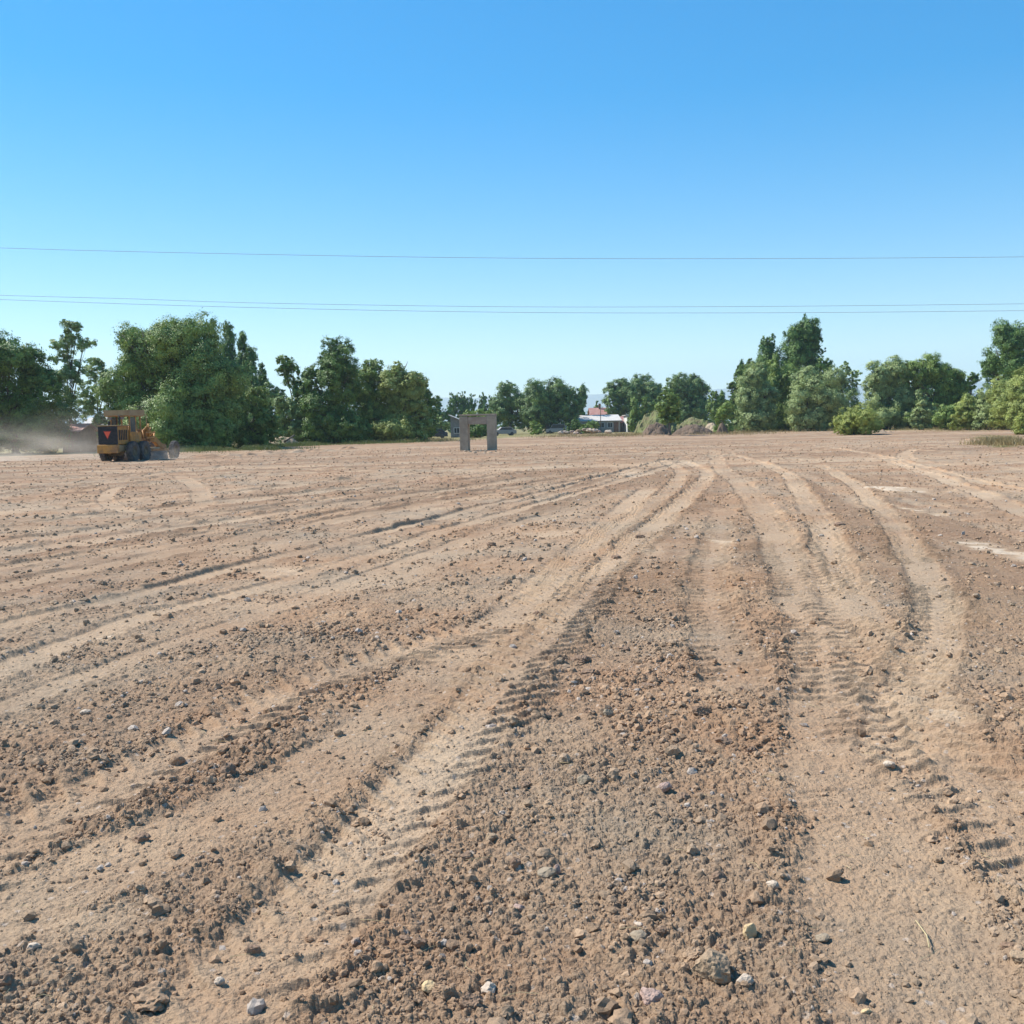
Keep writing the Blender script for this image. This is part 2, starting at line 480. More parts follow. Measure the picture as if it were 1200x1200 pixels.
H[near] += g8 * 0.016 * lumps(GX[near], GY[near], 0.030, 61, 0.9) * fade(8, 14, near)
H[near] += g8 * 0.012 * lumps(GX[near], GY[near], 0.019, 66, 0.9) * fade(4, 7, near)
H[near] += rough2[near] * 0.019 * lumps(GX[near], GY[near], 0.068, 62) * fade(9, 14, near)
H[mid] += rough2[mid] ** 1.5 * 0.024 * lumps(GX[mid], GY[mid], 0.16, 63, 0.7) * fade(40, 60, mid)
H[mid] += rough2[mid] ** 1.5 * 0.045 * lumps(GX[mid], GY[mid], 0.42, 64, 0.5) * sstep(7, 18, RR[mid]) * fade(40, 60, mid)
H[near] += 0.0035 * fbm(GX[near], GY[near], 0.03, 2, 65) * fade(5, 9, near)
H = np.where(RR > 140, bz, H)
H = np.where(RR > 600, H - 0.0, H).astype(np.float32)

def hz(x, y):
    """height of the finished ground at arrays x, y"""
    r_ = np.hypot(x, y); t_ = np.arctan2(x, y)
    i = np.clip(np.searchsorted(rr, r_) - 1, 0, NR - 2); j = np.clip(np.searchsorted(th, t_) - 1, 0, NT - 2)
    fi = (r_ - rr[i]) / (rr[i + 1] - rr[i]); fj = (t_ - th[j]) / (th[j + 1] - th[j])
    return (H[i, j] * (1 - fj) + H[i, j + 1] * fj) * (1 - fi) + (H[i + 1, j] * (1 - fj) + H[i + 1, j + 1] * fj) * fi

def look(arr, x, y):
    r_ = np.hypot(x, y); t_ = np.arctan2(x, y)
    i = np.clip(np.searchsorted(rr, r_) - 1, 0, NR - 2); j = np.clip(np.searchsorted(th, t_) - 1, 0, NT - 2)
    return arr[i, j]

# ------------------------------------------------------------------ soil material
def soil_material(name, clod=False):
    m, n, l, p = mat_new(name)
    geo = n.new("ShaderNodeNewGeometry")
    def noise(scale, detail=6, rough=0.6, vec=None):
        a = n.new("ShaderNodeTexNoise"); a.inputs['Scale'].default_value = scale; a.inputs['Detail'].default_value = detail; a.inputs['Roughness'].default_value = rough
        l.new(vec or geo.outputs['Position'], a.inputs['Vector']); return a.outputs['Fac']
    def ramp(fac, a, b):
        q = n.new("ShaderNodeMapRange"); q.inputs[1].default_value = a; q.inputs[2].default_value = b; l.new(fac, q.inputs[0]); return q.outputs[0]
    def mix(fac, c1, c2, mode='MIX'):
        q = n.new("ShaderNodeMix"); q.data_type = 'RGBA'; q.blend_type = mode
        if isinstance(fac, float): q.inputs[0].default_value = fac
        else: l.new(fac, q.inputs[0])
        for k, c in ((6, c1), (7, c2)):
            if isinstance(c, tuple): q.inputs[k].default_value = rgb(c)
            else: l.new(c, q.inputs[k])
        return q.outputs[2]
    def mul(a, b):
        q = n.new("ShaderNodeMath"); q.operation = 'MULTIPLY'
        l.new(a, q.inputs[0])
        if isinstance(b, float): q.inputs[1].default_value = b
        else: l.new(b, q.inputs[1])
        return q.outputs[0]
    brown = (0.320, 0.195, 0.115); grey = (0.300, 0.226, 0.156); tan = (0.445, 0.308, 0.193); red = (0.310, 0.170, 0.098); pale = (0.51, 0.370, 0.240)
    c = mix(ramp(noise(0.35, 5, 0.65), 0.40, 0.62), brown, grey)
    c = mix(mul(ramp(noise(0.9, 6, 0.7), 0.48, 0.70), 0.75), c, tan)
    c = mix(mul(ramp(noise(0.22, 4, 0.6), 0.55, 0.72), 0.7), c, red)
    c = mix(mul(ramp(noise(14.0, 6, 0.75), 0.45, 0.72), 0.45), c, tan)
    c = mix(mul(ramp(noise(60.0, 4, 0.8), 0.52, 0.75), 0.5), c, (0.12, 0.075, 0.05))
    if not clod:
        at_ = n.new("ShaderNodeAttribute"); at_.attribute_name = "pale"
        c = mix(mul(ramp(at_.outputs['Fac'], 0.0, 1.0), 0.50), c, pale)
        at2 = n.new("ShaderNodeAttribute"); at2.attribute_name = "white"
        c = mix(mul(at2.outputs['Fac'], 0.6), c, (0.60, 0.48, 0.35))
        at4 = n.new("ShaderNodeAttribute"); at4.attribute_name = "dark_brown"
        c = mix(mul(at4.outputs['Fac'], 0.62), c, (0.21, 0.128, 0.075))  # darker brown streaks, their contrast put into colour where relief shades too weakly
        # dry meadow beyond the graded field
        at3 = n.new("ShaderNodeAttribute"); at3.attribute_name = "meadow"
        md = mix(ramp(noise(0.6, 6, 0.7), 0.35, 0.65), (0.30, 0.235, 0.115), (0.15, 0.15, 0.055))
        c = mix(at3.outputs['Fac'], c, md)
        # small pale pebbles and dark crumbs in the soil
        vo = n.new("ShaderNodeTexVoronoi"); vo.inputs['Scale'].default_value = 26; l.new(geo.outputs['Position'], vo.inputs['Vector'])
        sepc = n.new("ShaderNodeSeparateColor"); l.new(vo.outputs['Color'], sepc.inputs[0])
        on = ramp(sepc.outputs[0], 0.90, 0.93)
        near_ = ramp(vo.outputs['Distance'], 0.36, 0.28)
        c = mix(mul(mul(on, near_), 0.75), c, (0.46, 0.37, 0.29))
    else:
        ri = n.new("ShaderNodeHueSaturation")
        q = n.new("ShaderNodeMapRange"); q.inputs[3].default_value = 0.85; q.inputs[4].default_value = 1.30
        l.new(geo.outputs['Random Per Island'], q.inputs[0]); l.new(q.outputs[0], ri.inputs['Value']); l.new(c, ri.inputs['Color'])
        c = ri.outputs[0]
        on = ramp(geo.outputs['Random Per Island'], 0.955, 0.96)
        c = mix(on, c, (0.45, 0.37, 0.30))
    l.new(c, p.inputs['Base Color'])
    p.inputs['Roughness'].default_value = 0.95
    p.inputs['Specular IOR Level'].default_value = 0.15
    b1 = n.new("ShaderNodeBump"); b1.inputs['Strength'].default_value = 0.9; b1.inputs['Distance'].default_value = 0.012
    l.new(noise(45.0, 8, 0.72), b1.inputs['Height'])
    b2 = n.new("ShaderNodeBump"); b2.inputs['Strength'].default_value = 0.7; b2.inputs['Distance'].default_value = 0.06
    l.new(noise(7.0, 6, 0.7), b2.inputs['Height']); l.new(b1.outputs[0], b2.inputs['Normal'])
    l.new((b1 if clod else b2).outputs[0], p.inputs['Normal'])
    return m

M_soil = soil_material("graded_soil")
M_clod = soil_material("clod_soil", True)

V = np.stack([GX, GY, H], -1).reshape(-1, 3)
ii, jj = np.meshgrid(np.arange(NR - 1), np.arange(NT), indexing='ij')
j2 = (jj + 1) % NT
Q = np.stack([ii * NT + jj, ii * NT + j2, (ii + 1) * NT + j2, (ii + 1) * NT + jj], -1).reshape(-1, 4)[:, ::-1]
me = np_mesh("ground", V, quads=Q, smooth=False)
def field_edge(x, y):
    """1 where the graded soil has given way to meadow"""
    px = 600 + F * x / np.maximum(y, 1)
    lim = np.interp(px, [-300, 0, 200, 330, 480, 560, 700, 800, 870, 960, 1050, 1200, 1500], [80, 88, 88, 106, 118, 135, 175, 160, 165, 150, 140, 120, 100])
    e = sstep(-4, 4, y + 7 * fbm(x, y, 9.0, 3, 77) - lim)
    return np.where(y < 20, np.where(np.hypot(x, y) > 60, 1, 0), e)
for nm, arr in (("pale", np.clip(T_pale, 0, 1)), ("white", np.clip(T_pale - 1.0, 0, 1) * 1.6), ("meadow", field_edge(GX, GY)), ("dark_brown", np.clip(sstep(-0.02, 0.32, -st) * sstep(4, 12, RR) * (1 - T_in) + 0.22 * np.clip(T_rough, 0, 1) * (1 - T_in), 0, 1))):
    at_ = me.attributes.new(nm, 'FLOAT', 'POINT')
    at_.data.foreach_set("value", np.ascontiguousarray(arr, dtype=np.float32).ravel())
ground = link("ground", me, M_soil)
tag(ground, "wide graded brown soil field crossed by tyre tracks", kind='structure')

# ------------------------------------------------------------------ loose clods (uncountable) over the soil
def ico():
    t = (1 + 5 ** 0.5) / 2
    v = np.array([(-1, t, 0), (1, t, 0), (-1, -t, 0), (1, -t, 0), (0, -1, t), (0, 1, t), (0, -1, -t), (0, 1, -t), (t, 0, -1), (t, 0, 1), (-t, 0, -1), (-t, 0, 1)], float)
    v /= np.linalg.norm(v[0])
    f = np.array([(0, 11, 5), (0, 5, 1), (0, 1, 7), (0, 7, 10), (0, 10, 11), (1, 5, 9), (5, 11, 4), (11, 10, 2), (10, 7, 6), (7, 1, 8), (3, 9, 4), (3, 4, 2), (3, 2, 6), (3, 6, 8), (3, 8, 9), (4, 9, 5), (2, 4, 11), (6, 2, 10), (8, 6, 7), (9, 8, 1)])
    return v, f
def subdiv(v, f):
    v = list(map(tuple, v)); cache = {}; nf = []
    def midp(a, b):
        k = (min(a, b), max(a, b))
        if k not in cache:
            p = (np.array(v[a]) + np.array(v[b])) / 2; p /= np.linalg.norm(p); v.append(tuple(p)); cache[k] = len(v) - 1
        return cache[k]
    for a, b, c in f:
        x, y, z = midp(a, b), midp(b, c), midp(c, a)
        nf += [(a, x, z), (b, y, x), (c, z, y), (x, y, z)]
    return np.array(v), np.array(nf)
ICO0 = ico(); ICO1 = subdiv(*ICO0); ICO2 = subdiv(*ICO1); ICO3 = subdiv(*ICO2)

def scatter_lumps(x, y, s, base, rs, sink=0.35, jag=0.28, flat=(0.55, 0.95)):
    v0, f0 = base; n = len(x); m = len(v0)
    V_ = np.repeat(v0[None], n, 0)
    V_ = V_ * (1 + jag * rs.uniform(-1, 1, (n, m, 1)))
    sc = np.stack([rs.uniform(0.7, 1.25, n), rs.uniform(0.7, 1.1, n), rs.uniform(*flat, n)], -1)
    V_ = V_ * (s[:, None] * sc)[:, None, :]
    a = rs.uniform(0, 6.283, n); ca, sa = np.cos(a)[:, None], np.sin(a)[:, None]
    til = rs.uniform(-0.5, 0.5, n); ct, st = np.cos(til)[:, None], np.sin(til)[:, None]
    X, Y, Z = V_[..., 0], V_[..., 1], V_[..., 2]
    X, Z = X * ct - Z * st, X * st + Z * ct
    X, Y = X * ca - Y * sa, X * sa + Y * ca
    z = hz(x, y) + s * sc[:, 2] * (1 - 2 * sink) * 0.8
    P = np.stack([X + x[:, None], Y + y[:, None], Z + z[:, None]], -1).reshape(-1, 3)
    Fc = (f0[None] + (np.arange(n) * m)[:, None, None]).reshape(-1, 3)
    return P, Fc

rs = np.random.default_rng(3)
allP, allF, off = [], [], 0
for r0, r1, smin, smax, dens, base in ((1.9, 5.0, 0.0034, 0.024, 5200, ICO0), (5.0, 9, 0.0058, 0.030, 1500, ICO0), (9, 18, 0.009, 0.040, 300, ICO0), (18, 38, 0.014, 0.042, 48, ICO0), (38, 85, 0.024, 0.060, 7, ICO0),
                                       (1.9, 9.0, 0.010, 0.034, 260, ICO1)):
    area = R(98) / 2 * (r1 ** 2 - r0 ** 2)
    n = int(area * dens)
    r_ = np.sqrt(rs.uniform(r0 ** 2, r1 ** 2, n)); t_ = R(48.9) * rs.uniform(-1, 1, n)
    x = r_ * np.sin(t_); y = r_ * np.cos(t_)
    keep = rs.uniform(0, 1, n) < np.clip(look(rough, x, y) ** 1.4 * 1.25 * (1 - 0.95 * look(T_in, x, y)) * (0.25 + 1.2 * sstep(-0.2, 0.4, fbm(x, y, 0.35, 2, 71))), 0.06, 0.8)
    x, y = x[keep], y[keep]
    s = smin * rs.uniform(0.01, 1, len(x)) ** -0.42
    s = np.minimum(s, smax)
    P, Fc = scatter_lumps(x, y, s, base, rs)
    allP.append(P); allF.append(Fc + off); off += len(P)
me = np_mesh("loose_clods", np.concatenate(allP), tris=np.concatenate(allF), smooth=False)
tag(link("loose_clods", me, M_clod), "loose brown crumbs and clods of turned soil strewn over the whole field", "soil clods", kind='stuff')

# ------------------------------------------------------------------ single stones and big clods that stand out
def stone_material(name, c1, c2, scale=18, rough=0.85):
    return weathered(name, c1, c2, scale, rough, 0, 0.6, 60)
MS = {
    'tan': stone_material("tan_rock", (0.36, 0.255, 0.155), (0.27, 0.18, 0.11)),
    'cream': stone_material("cream_stone", (0.60, 0.43, 0.22), (0.45, 0.31, 0.17)),
    'white': stone_material("white_stone", (0.55, 0.44, 0.33), (0.40, 0.31, 0.225)),
    'grey': stone_material("grey_stone", (0.31, 0.245, 0.165), (0.24, 0.18, 0.12)),
    'pink': stone_material("pink_stone", (0.42, 0.29, 0.235), (0.33, 0.22, 0.17)),
    'dark': stone_material("dark_clod", (0.20, 0.125, 0.078), (0.27, 0.17, 0.105)),
    'brown': M_clod,
}
def lone(name, label, px, py, wpx, hpx, m, seed, jag=0.16, base=ICO2, sink=0.18, flatk=0.7, group=None):
    p = at(px, py + hpx * 0.25)
    dist = math.hypot(p[1], CAM_Z)
    k = dist / F
    wx = wpx * k / 2; hh = max(hpx * k / 2, wx * 0.4) * flatk / 0.7
    q = np.random.default_rng(seed)
    v0, f0 = base
    v = v0.copy()
    # facets: push vertices onto a few random cutting planes, then roughen
    for _ in range(9):
        nrm = q.normal(size=3); nrm /= np.linalg.norm(nrm)
        dd = v @ nrm; cut = q.uniform(0.62, 0.9)
        over = dd > cut
        v[over] -= np.outer(dd[over] - cut, nrm)
    ax = q.uniform(0, 6, (4, 3))
    bumpy = sum(np.sin(v @ a * 1.6 + i) for i, a in enumerate(ax)) / 4
    v = v * (1 + jag * 0.6 * bumpy[:, None] + jag * 0.35 * q.uniform(-1, 1, (len(v), 1)))
    a = q.uniform(-0.4, 0.4); ca, sa = math.cos(a), math.sin(a)
    v = v * np.array([wx, wx * q.uniform(0.65, 0.95), hh])
    v = np.stack([v[:, 0] * ca - v[:, 1] * sa, v[:, 0] * sa + v[:, 1] * ca, v[:, 2]], -1)
    me = np_mesh(name, v, tris=f0, smooth=False)
    zz = float(hz(np.array([p[0]]), np.array([p[1]]))[0])
    o = link(name, me, m, loc=(p[0], p[1], zz + hh * (1 - 2 * sink)))
    tag(o, label, "stone" if "stone" in name or "pebble" in name or "rock" in name or "boulder" in name else "clod", group)
    return o
GC = "single clods of soil on the field"; GS = "single stones on the field"
stones = [
 ("boulder", "largest tan angular rock on the soil near the bottom edge, shaded underside", 836, 1128, 50, 42, 'tan', GS),
 ("stone", "cream yellow wedge shaped stone just above right of the big tan rock", 878, 1092, 17, 24, 'cream', GS),
 ("pebble", "smooth whitish oval pebble right below the big tan rock", 873, 1148, 21, 15, 'white', GS),
 ("stone", "rounded pinkish stone in crumbly soil below left of the big tan rock", 763, 1161, 28, 24, 'pink', GS),
 ("pebble", "tiny bright white pebble left of the big tan rock above a grey stone", 749, 1081, 11, 8, 'white', GS),
 ("stone", "flat grey green stone under the tiny bright white pebble", 748, 1096, 22, 14, 'grey', GS),
 ("dirt_clod", "dark round clod well above the big tan rock", 843, 1026, 22, 17, 'dark', GC),
 ("dirt_clod", "brown clod touching the upper left side of the big tan rock", 812, 1116, 24, 22, 'brown', GC),
 ("dirt_clod", "small dark clod just left of the cream wedge stone", 846, 1107, 15, 12, 'dark', GC),
 ("stone", "dark wedge shaped stone right of the lower bar tread track", 547, 1003, 18, 13, 'dark', GS),
 ("stone", "tan stone a little right of the dark wedge shaped stone beside the tread track", 576, 982, 15, 12, 'tan', GS),
 ("dirt_clod", "lumpy brown clod near the bottom edge right of a pale stone", 520, 1156, 27, 18, 'brown', GC),
 ("stone", "pale cream stone near the bottom edge left of a lumpy brown clod", 503, 1150, 17, 13, 'cream', GS),
 ("dirt_clod", "tall dark clod near the bottom edge left of a whitish stone", 552, 1167, 24, 24, 'dark', GC),
 ("stone", "whitish stone near the bottom edge above right of a tall dark clod", 571, 1150, 21, 16, 'white', GS),
 ("dirt_clod", "dark clod pair of the lower middle beside the tyre track, left one", 474, 1098, 17, 13, 'dark', GC),
 ("dirt_clod", "dark clod pair of the lower middle beside the tyre track, right one", 491, 1103, 15, 12, 'dark', GC),
 ("dirt_clod", "wide brown clod over a black hollow near the bottom left corner", 178, 1156, 46, 28, 'brown', GC),
 ("dirt_clod", "brown clod at the very left edge near the bottom corner", 4, 1143, 22, 20, 'dark', GC),
 ("dirt_clod", "brown clod up and to the right of the wide clod over the black hollow", 296, 1104, 19, 14, 'dark', GC),
 ("pebble", "small pale pebble right of the wide clod over the black hollow", 257, 1141, 13, 11, 'white', GS),
 ("stone", "flat whitish stone near the left edge above the bottom corner", 38, 1101, 20, 12, 'white', GS),
 ("dirt_clod", "big upright dark clod on the left in a strip of rough soil", 266, 899, 20, 24, 'dark', GC),
 ("dirt_clod", "dark clod lying below left of the upright dark clod on the left", 166, 974, 20, 14, 'dark', GC),
 ("pebble", "whitish pebble far left on the rough soil between two ruts", 100, 835, 13, 8, 'white', GS),
 ("stone", "pale stone in the left of the field above the whitish pebble", 166, 799, 9, 6, 'white', GS),
 ("dirt_clod", "dark clod left of a grey stone right of the middle track", 615, 918, 16, 12, 'dark', GC),
 ("stone", "round grey stone in a row of pebbles right of the middle track", 685, 915, 17, 14, 'grey', GS),
 ("stone", "pale pink stone left of a dark round clod in the middle right", 780, 924, 15, 14, 'pink', GS),
 ("dirt_clod", "dark round clod directly right of a pale pink stone", 801, 933, 17, 13, 'dark', GC),
 ("stone", "brown stone on top of a small heap of stones below the middle", 637, 1002, 19, 15, 'brown', GS),
 ("stone", "grey stone in the small heap of stones below the middle", 641, 1022, 22, 14, 'grey', GS),
 ("stone", "upright pink shard beside the small heap of stones below the middle", 653, 1016, 8, 17, 'pink', GS),
 ("dirt_clod", "black clod at the left of the small heap of stones", 604, 1013, 13, 14, 'dark', GC),
 ("stone", "pinkish stone beneath the small heap of stones below the middle", 608, 1059, 16, 10, 'pink', GS),
 ("dirt_clod", "round purple brown clod between the grey stone and the big tan rock", 775, 1090, 14, 10, 'dark', GC),
 ("dirt_clod", "dark clod at the lower left of the grey green stone", 603, 1086, 14, 14, 'dark', GC),
 ("pebble", "smooth pale pebble on the right left of the smooth wide track", 905, 1040, 14, 11, 'white', GS),
 ("stone", "dusty grey green flat stone on the smooth wide track at right", 963, 1095, 18, 9, 'grey', GS),
 ("stone", "cream stone near the bottom edge on the right", 1015, 1182, 12, 8, 'cream', GS),
 ("stone", "light brown rounded stone at the right edge near the bottom", 1196, 1126, 24, 18, 'tan', GS),
 ("dirt_clod", "dark lump left of the light brown stone at the right edge", 1180, 1111, 18, 10, 'dark', GC),
 ("pebble", "white pebble on the tread track at the right", 1042, 899, 14, 8, 'white', GS),
 ("dirt_clod", "largest dark clod on the rough strip right of the middle", 820, 835, 24, 13, 'dark', GC),
 ("dirt_clod", "dark clod below right of the largest dark clod right of the middle", 848, 868, 20, 12, 'dark', GC),
 ("dirt_clod", "brown clod right of two dark clods right of the middle", 880, 877, 14, 12, 'dark', GC),
 ("dirt_clod", "small brown clod above the pair of dark clods right of the middle", 868, 808, 14, 10, 'dark', GC),
 ("dirt_clod", "dark clod beside the left of two right hand ruts far up the field", 910, 742, 16, 6, 'dark', GC),
 ("dirt_clod", "dark clod between the two pale ruts high up on the right", 984, 616, 15, 7, 'dark', GC),
 ("pebble", "pale pebble in the pale rut high up on the right", 962, 628, 8, 5, 'white', GS),
 ("dirt_clod", "dark clod beside the narrow track in the upper middle of the field", 750, 630, 12, 7, 'dark', GC),
 ("dirt_clod", "dark clod between the two middle tracks high up the field", 722, 652, 15, 6, 'dark', GC),
 ("dirt_clod", "dark clod by a shallow hollow in the upper middle of the field", 576, 639, 12, 8, 'dark', GC),
 ("dirt_clod", "dark clod between the two bar tread tracks in the middle", 629, 720, 11, 7, 'dark', GC),
 ("dirt_clod", "flat dark clod right of the middle bar tread track", 681, 773, 24, 9, 'dark', GC),
 ("dirt_clod", "dark clod just under the flat dark clod right of the tread track", 690, 789, 22, 10, 'dark', GC),
 ("dirt_clod", "brown clod at the right end of the strip of dark clods", 731, 758, 16, 7, 'dark', GC),
 ("dirt_clod", "wide flat dark clod right of the strip of dark clods", 758, 802, 20, 8, 'dark', GC),
 ("dirt_clod", "flat wide dark clod close to the right side of the tread track", 634, 839, 24, 8, 'dark', GC),
 ("dirt_clod", "round black clod left of a grey stone in the middle", 689, 832, 11, 11, 'dark', GC),
 ("stone", "round grey stone directly right of the round black clod in the middle", 713, 834, 12, 13, 'grey', GS),
]
for k, (nm, lb, px, py, wp, hp, mm, g) in enumerate(stones):
    lone(nm, lb, px, py, wp, hp, MS[mm], 100 + k, jag=0.3 if nm == 'dirt_clod' else 0.14, base=ICO3 if wp > 22 else ICO2, sink=0.36, group=g)

# straw lying about
M_straw = weathered("dry_straw", (0.52, 0.42, 0.22), (0.40, 0.31, 0.16), 20, 0.8)
mb = MB()
for k in range(230):
    r_ = 2.0 + 9 * random.random() ** 1.6; t_ = R(random.uniform(-34, 34))
    x, y = r_ * math.sin(t_), r_ * math.cos(t_); z = float(hz(np.array([x]), np.array([y]))[0]) + 0.006
    a = random.uniform(0, 6.28); L = random.uniform(0.015, 0.06)
    b = a + random.uniform(-0.9, 0.9)
    mb.tube([(x, y, z), (x + L * math.cos(a), y + L * math.sin(a), z + 0.005), (x + L * math.cos(a) + L * math.cos(b), y + L * math.sin(a) + L * math.sin(b), z)], 0.0009, 4)
tag(mb.build("straw_bits", M_straw), "scattered bits of pale straw lying on the near soil", "straw", kind='stuff')
p = at(1080, 1095); z0 = float(hz(np.array([p[0]]), np.array([p[1]]))[0]) + 0.008
pts = [at(1073, 1079), at(1080, 1088), at(1086, 1098), at(1089, 1112)]
mb = MB(); mb.tube([(q[0], q[1], float(hz(np.array([q[0]]), np.array([q[1]]))[0]) + 0.012) for q in pts], 0.0022, 6)
tag(mb.build("straw_stalk", M_straw, smooth=True), "longest curved pale straw stalk lying on the smooth track at lower right", "straw stalk")

# ------------------------------------------------------------------ foliage
def leaf_material(name, c1, c2, trans=0.14):
    m, n, l, p = mat_new(name)
    geo = n.new("ShaderNodeNewGeometry"); tc = n.new("ShaderNodeTexCoord")
    a = n.new("ShaderNodeTexNoise"); a.inputs['Scale'].default_value = 0.55; a.inputs['Detail'].default_value = 3
    l.new(tc.outputs['Object'], a.inputs['Vector'])
    ad = n.new("ShaderNodeMath"); ad.operation = 'MULTIPLY_ADD'; ad.inputs[1].default_value = 0.55; 
    l.new(geo.outputs['Random Per Island'], ad.inputs[0])
    sb = n.new("ShaderNodeMapRange"); sb.inputs[1].default_value = 0.3; sb.inputs[2].default_value = 0.7; sb.inputs[3].default_value = -0.15; sb.inputs[4].default_value = 0.6
    l.new(a.outputs['Fac'], sb.inputs[0]); l.new(sb.outputs[0], ad.inputs[2])
    cr = n.new("ShaderNodeValToRGB")
    cr.color_ramp.elements[0].color = rgb(c1); cr.color_ramp.elements[1].color = rgb(c2)
    l.new(ad.outputs[0], cr.inputs[0])
    l.new(cr.outputs[0], p.inputs['Base Color'])
    p.inputs['Roughness'].default_value = 0.5; p.inputs['Specular IOR Level'].default_value = 0.35
    tr = n.new("ShaderNodeBsdfTranslucent"); l.new(cr.outputs[0], tr.inputs[0])
    mx = n.new("ShaderNodeMixShader"); mx.inputs[0].default_value = trans
    l.new(p.outputs[0], mx.inputs[1]); l.new(tr.outputs[0], mx.inputs[2]); l.new(mx.outputs[0], n['Material Output'].inputs['Surface'])
    return m
LM = {
    'willow': leaf_material("willow_leaves", (0.098, 0.173, 0.039), (0.323, 0.422, 0.096)),
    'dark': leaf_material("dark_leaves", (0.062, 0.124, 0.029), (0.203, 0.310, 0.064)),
    'poplar': leaf_material("poplar_leaves", (0.067, 0.138, 0.037), (0.216, 0.337, 0.079)),
    'airy': leaf_material("silvery_leaves", (0.133, 0.202, 0.072), (0.429, 0.536, 0.191)),
    'grey': leaf_material("grey_green_leaves", (0.168, 0.231, 0.085), (0.454, 0.536, 0.208)),
    'olive': leaf_material("olive_leaves", (0.177, 0.231, 0.059), (0.454, 0.510, 0.135)),
    'bright': leaf_material("bright_leaves", (0.170, 0.250, 0.045), (0.360, 0.460, 0.100)),
    'shrub': leaf_material("yellow_green_leaves", (0.230, 0.275, 0.055), (0.470, 0.520, 0.130)),
    'far': leaf_material("distant_leaves", (0.079, 0.145, 0.046), (0.239, 0.337, 0.096)),
}
M_bark = weathered("bark", (0.10, 0.075, 0.055), (0.17, 0.135, 0.10), 3, 0.9, 0, 0.8, 12)

def crown_mesh(lobes, leaf, rs, cover=4.5, sub=9, stretch=1.0, fine=1.0, airy=0.0):
    """leaf-sized faces gathered in clumps on and inside uneven lobes. lobes: (centre, (rx, ry, rz))"""
    P, O, = [], []
    for c, rad in lobes:
        c = np.array(c); rad = np.array(rad)
        proj = math.pi * rad[0] * rad[2]
        n_total = max(60, int(proj * cover * 2.0 / (leaf * leaf * 0.30)))
        k = max(4, int(sub * max(1.0, (rad[2] / rad[0]) ** 0.8)))
        # uneven sub-lobes around the lobe
        d = rs.normal(size=(k, 3)); d /= np.linalg.norm(d, axis=1)[:, None]
        sc = c + d * rad * rs.uniform(0.5, 0.92, (k, 1))
        mr = min(rad[0], rad[2] * 1.2)
        sr = rs.uniform(0.28, 0.56, (k, 1)) * mr * np.array([[1, 1, stretch]])
        sc = np.vstack([sc, c[None]]); sr = np.vstack([sr, (rad * 0.70)[None]])
        wt = np.prod(sr[:, [0, 2]], axis=1); wt[-1] *= 0.9; wt /= wt.sum()
        # clumps on sub-lobes
        cr = np.clip(0.14 * mr, 0.16, 0.45) * fine
        nk = max(12, int(n_total / 44))
        which = rs.choice(len(sc), nk, p=wt)
        dd = rs.normal(size=(nk, 3)); dd /= np.linalg.norm(dd, axis=1)[:, None]
        f = rs.uniform(0.30 if airy < 0.3 else 0.1, 1.0, (nk, 1)) ** (0.35)
        cc = sc[which] + dd * sr[which] * f
        cs = cr * rs.uniform(0.6, 1.35, (nk, 1))
        li = rs.integers(0, nk, n_total)
        g = rs.normal(size=(n_total, 3)) * 0.55
        pts = cc[li] + g * cs[li] * np.array([1, 1, 0.75 * stretch])
        out = (pts - c) / rad
        keep = (pts[:, 2] > 0.05)
        P.append(pts[keep]); nn = dd[li] * 1.0 + out / np.maximum(np.linalg.norm(out, axis=1)[:, None], 1e-3) * 0.2
        O.append(nn[keep])
    P = np.concatenate(P); O = np.concatenate(O); n = len(P)
    nr = O + rs.normal(size=(n, 3)) * 0.38 + np.array([0, 0, 0.15]); nr /= np.linalg.norm(nr, axis=1)[:, None]
    up = rs.normal(size=(n, 3)); t1 = np.cross(nr, up); t1 /= np.linalg.norm(t1, axis=1)[:, None]; t2 = np.cross(nr, t1)
    s = leaf * rs.uniform(0.55, 1.2, (n, 1)); e = rs.uniform(0.45, 0.8, (n, 1))
    A = P + t1 * s * 0.62; B = P + t2 * s * e * 0.5 + nr * s * 0.06; Cc = P - t1 * s * 0.62; D = P - t2 * s * e * 0.5 + nr * s * 0.06
    Vv = np.stack([A, B, Cc, D], 1).reshape(-1, 3)
    return Vv, np.arange(n * 4).reshape(-1, 4)

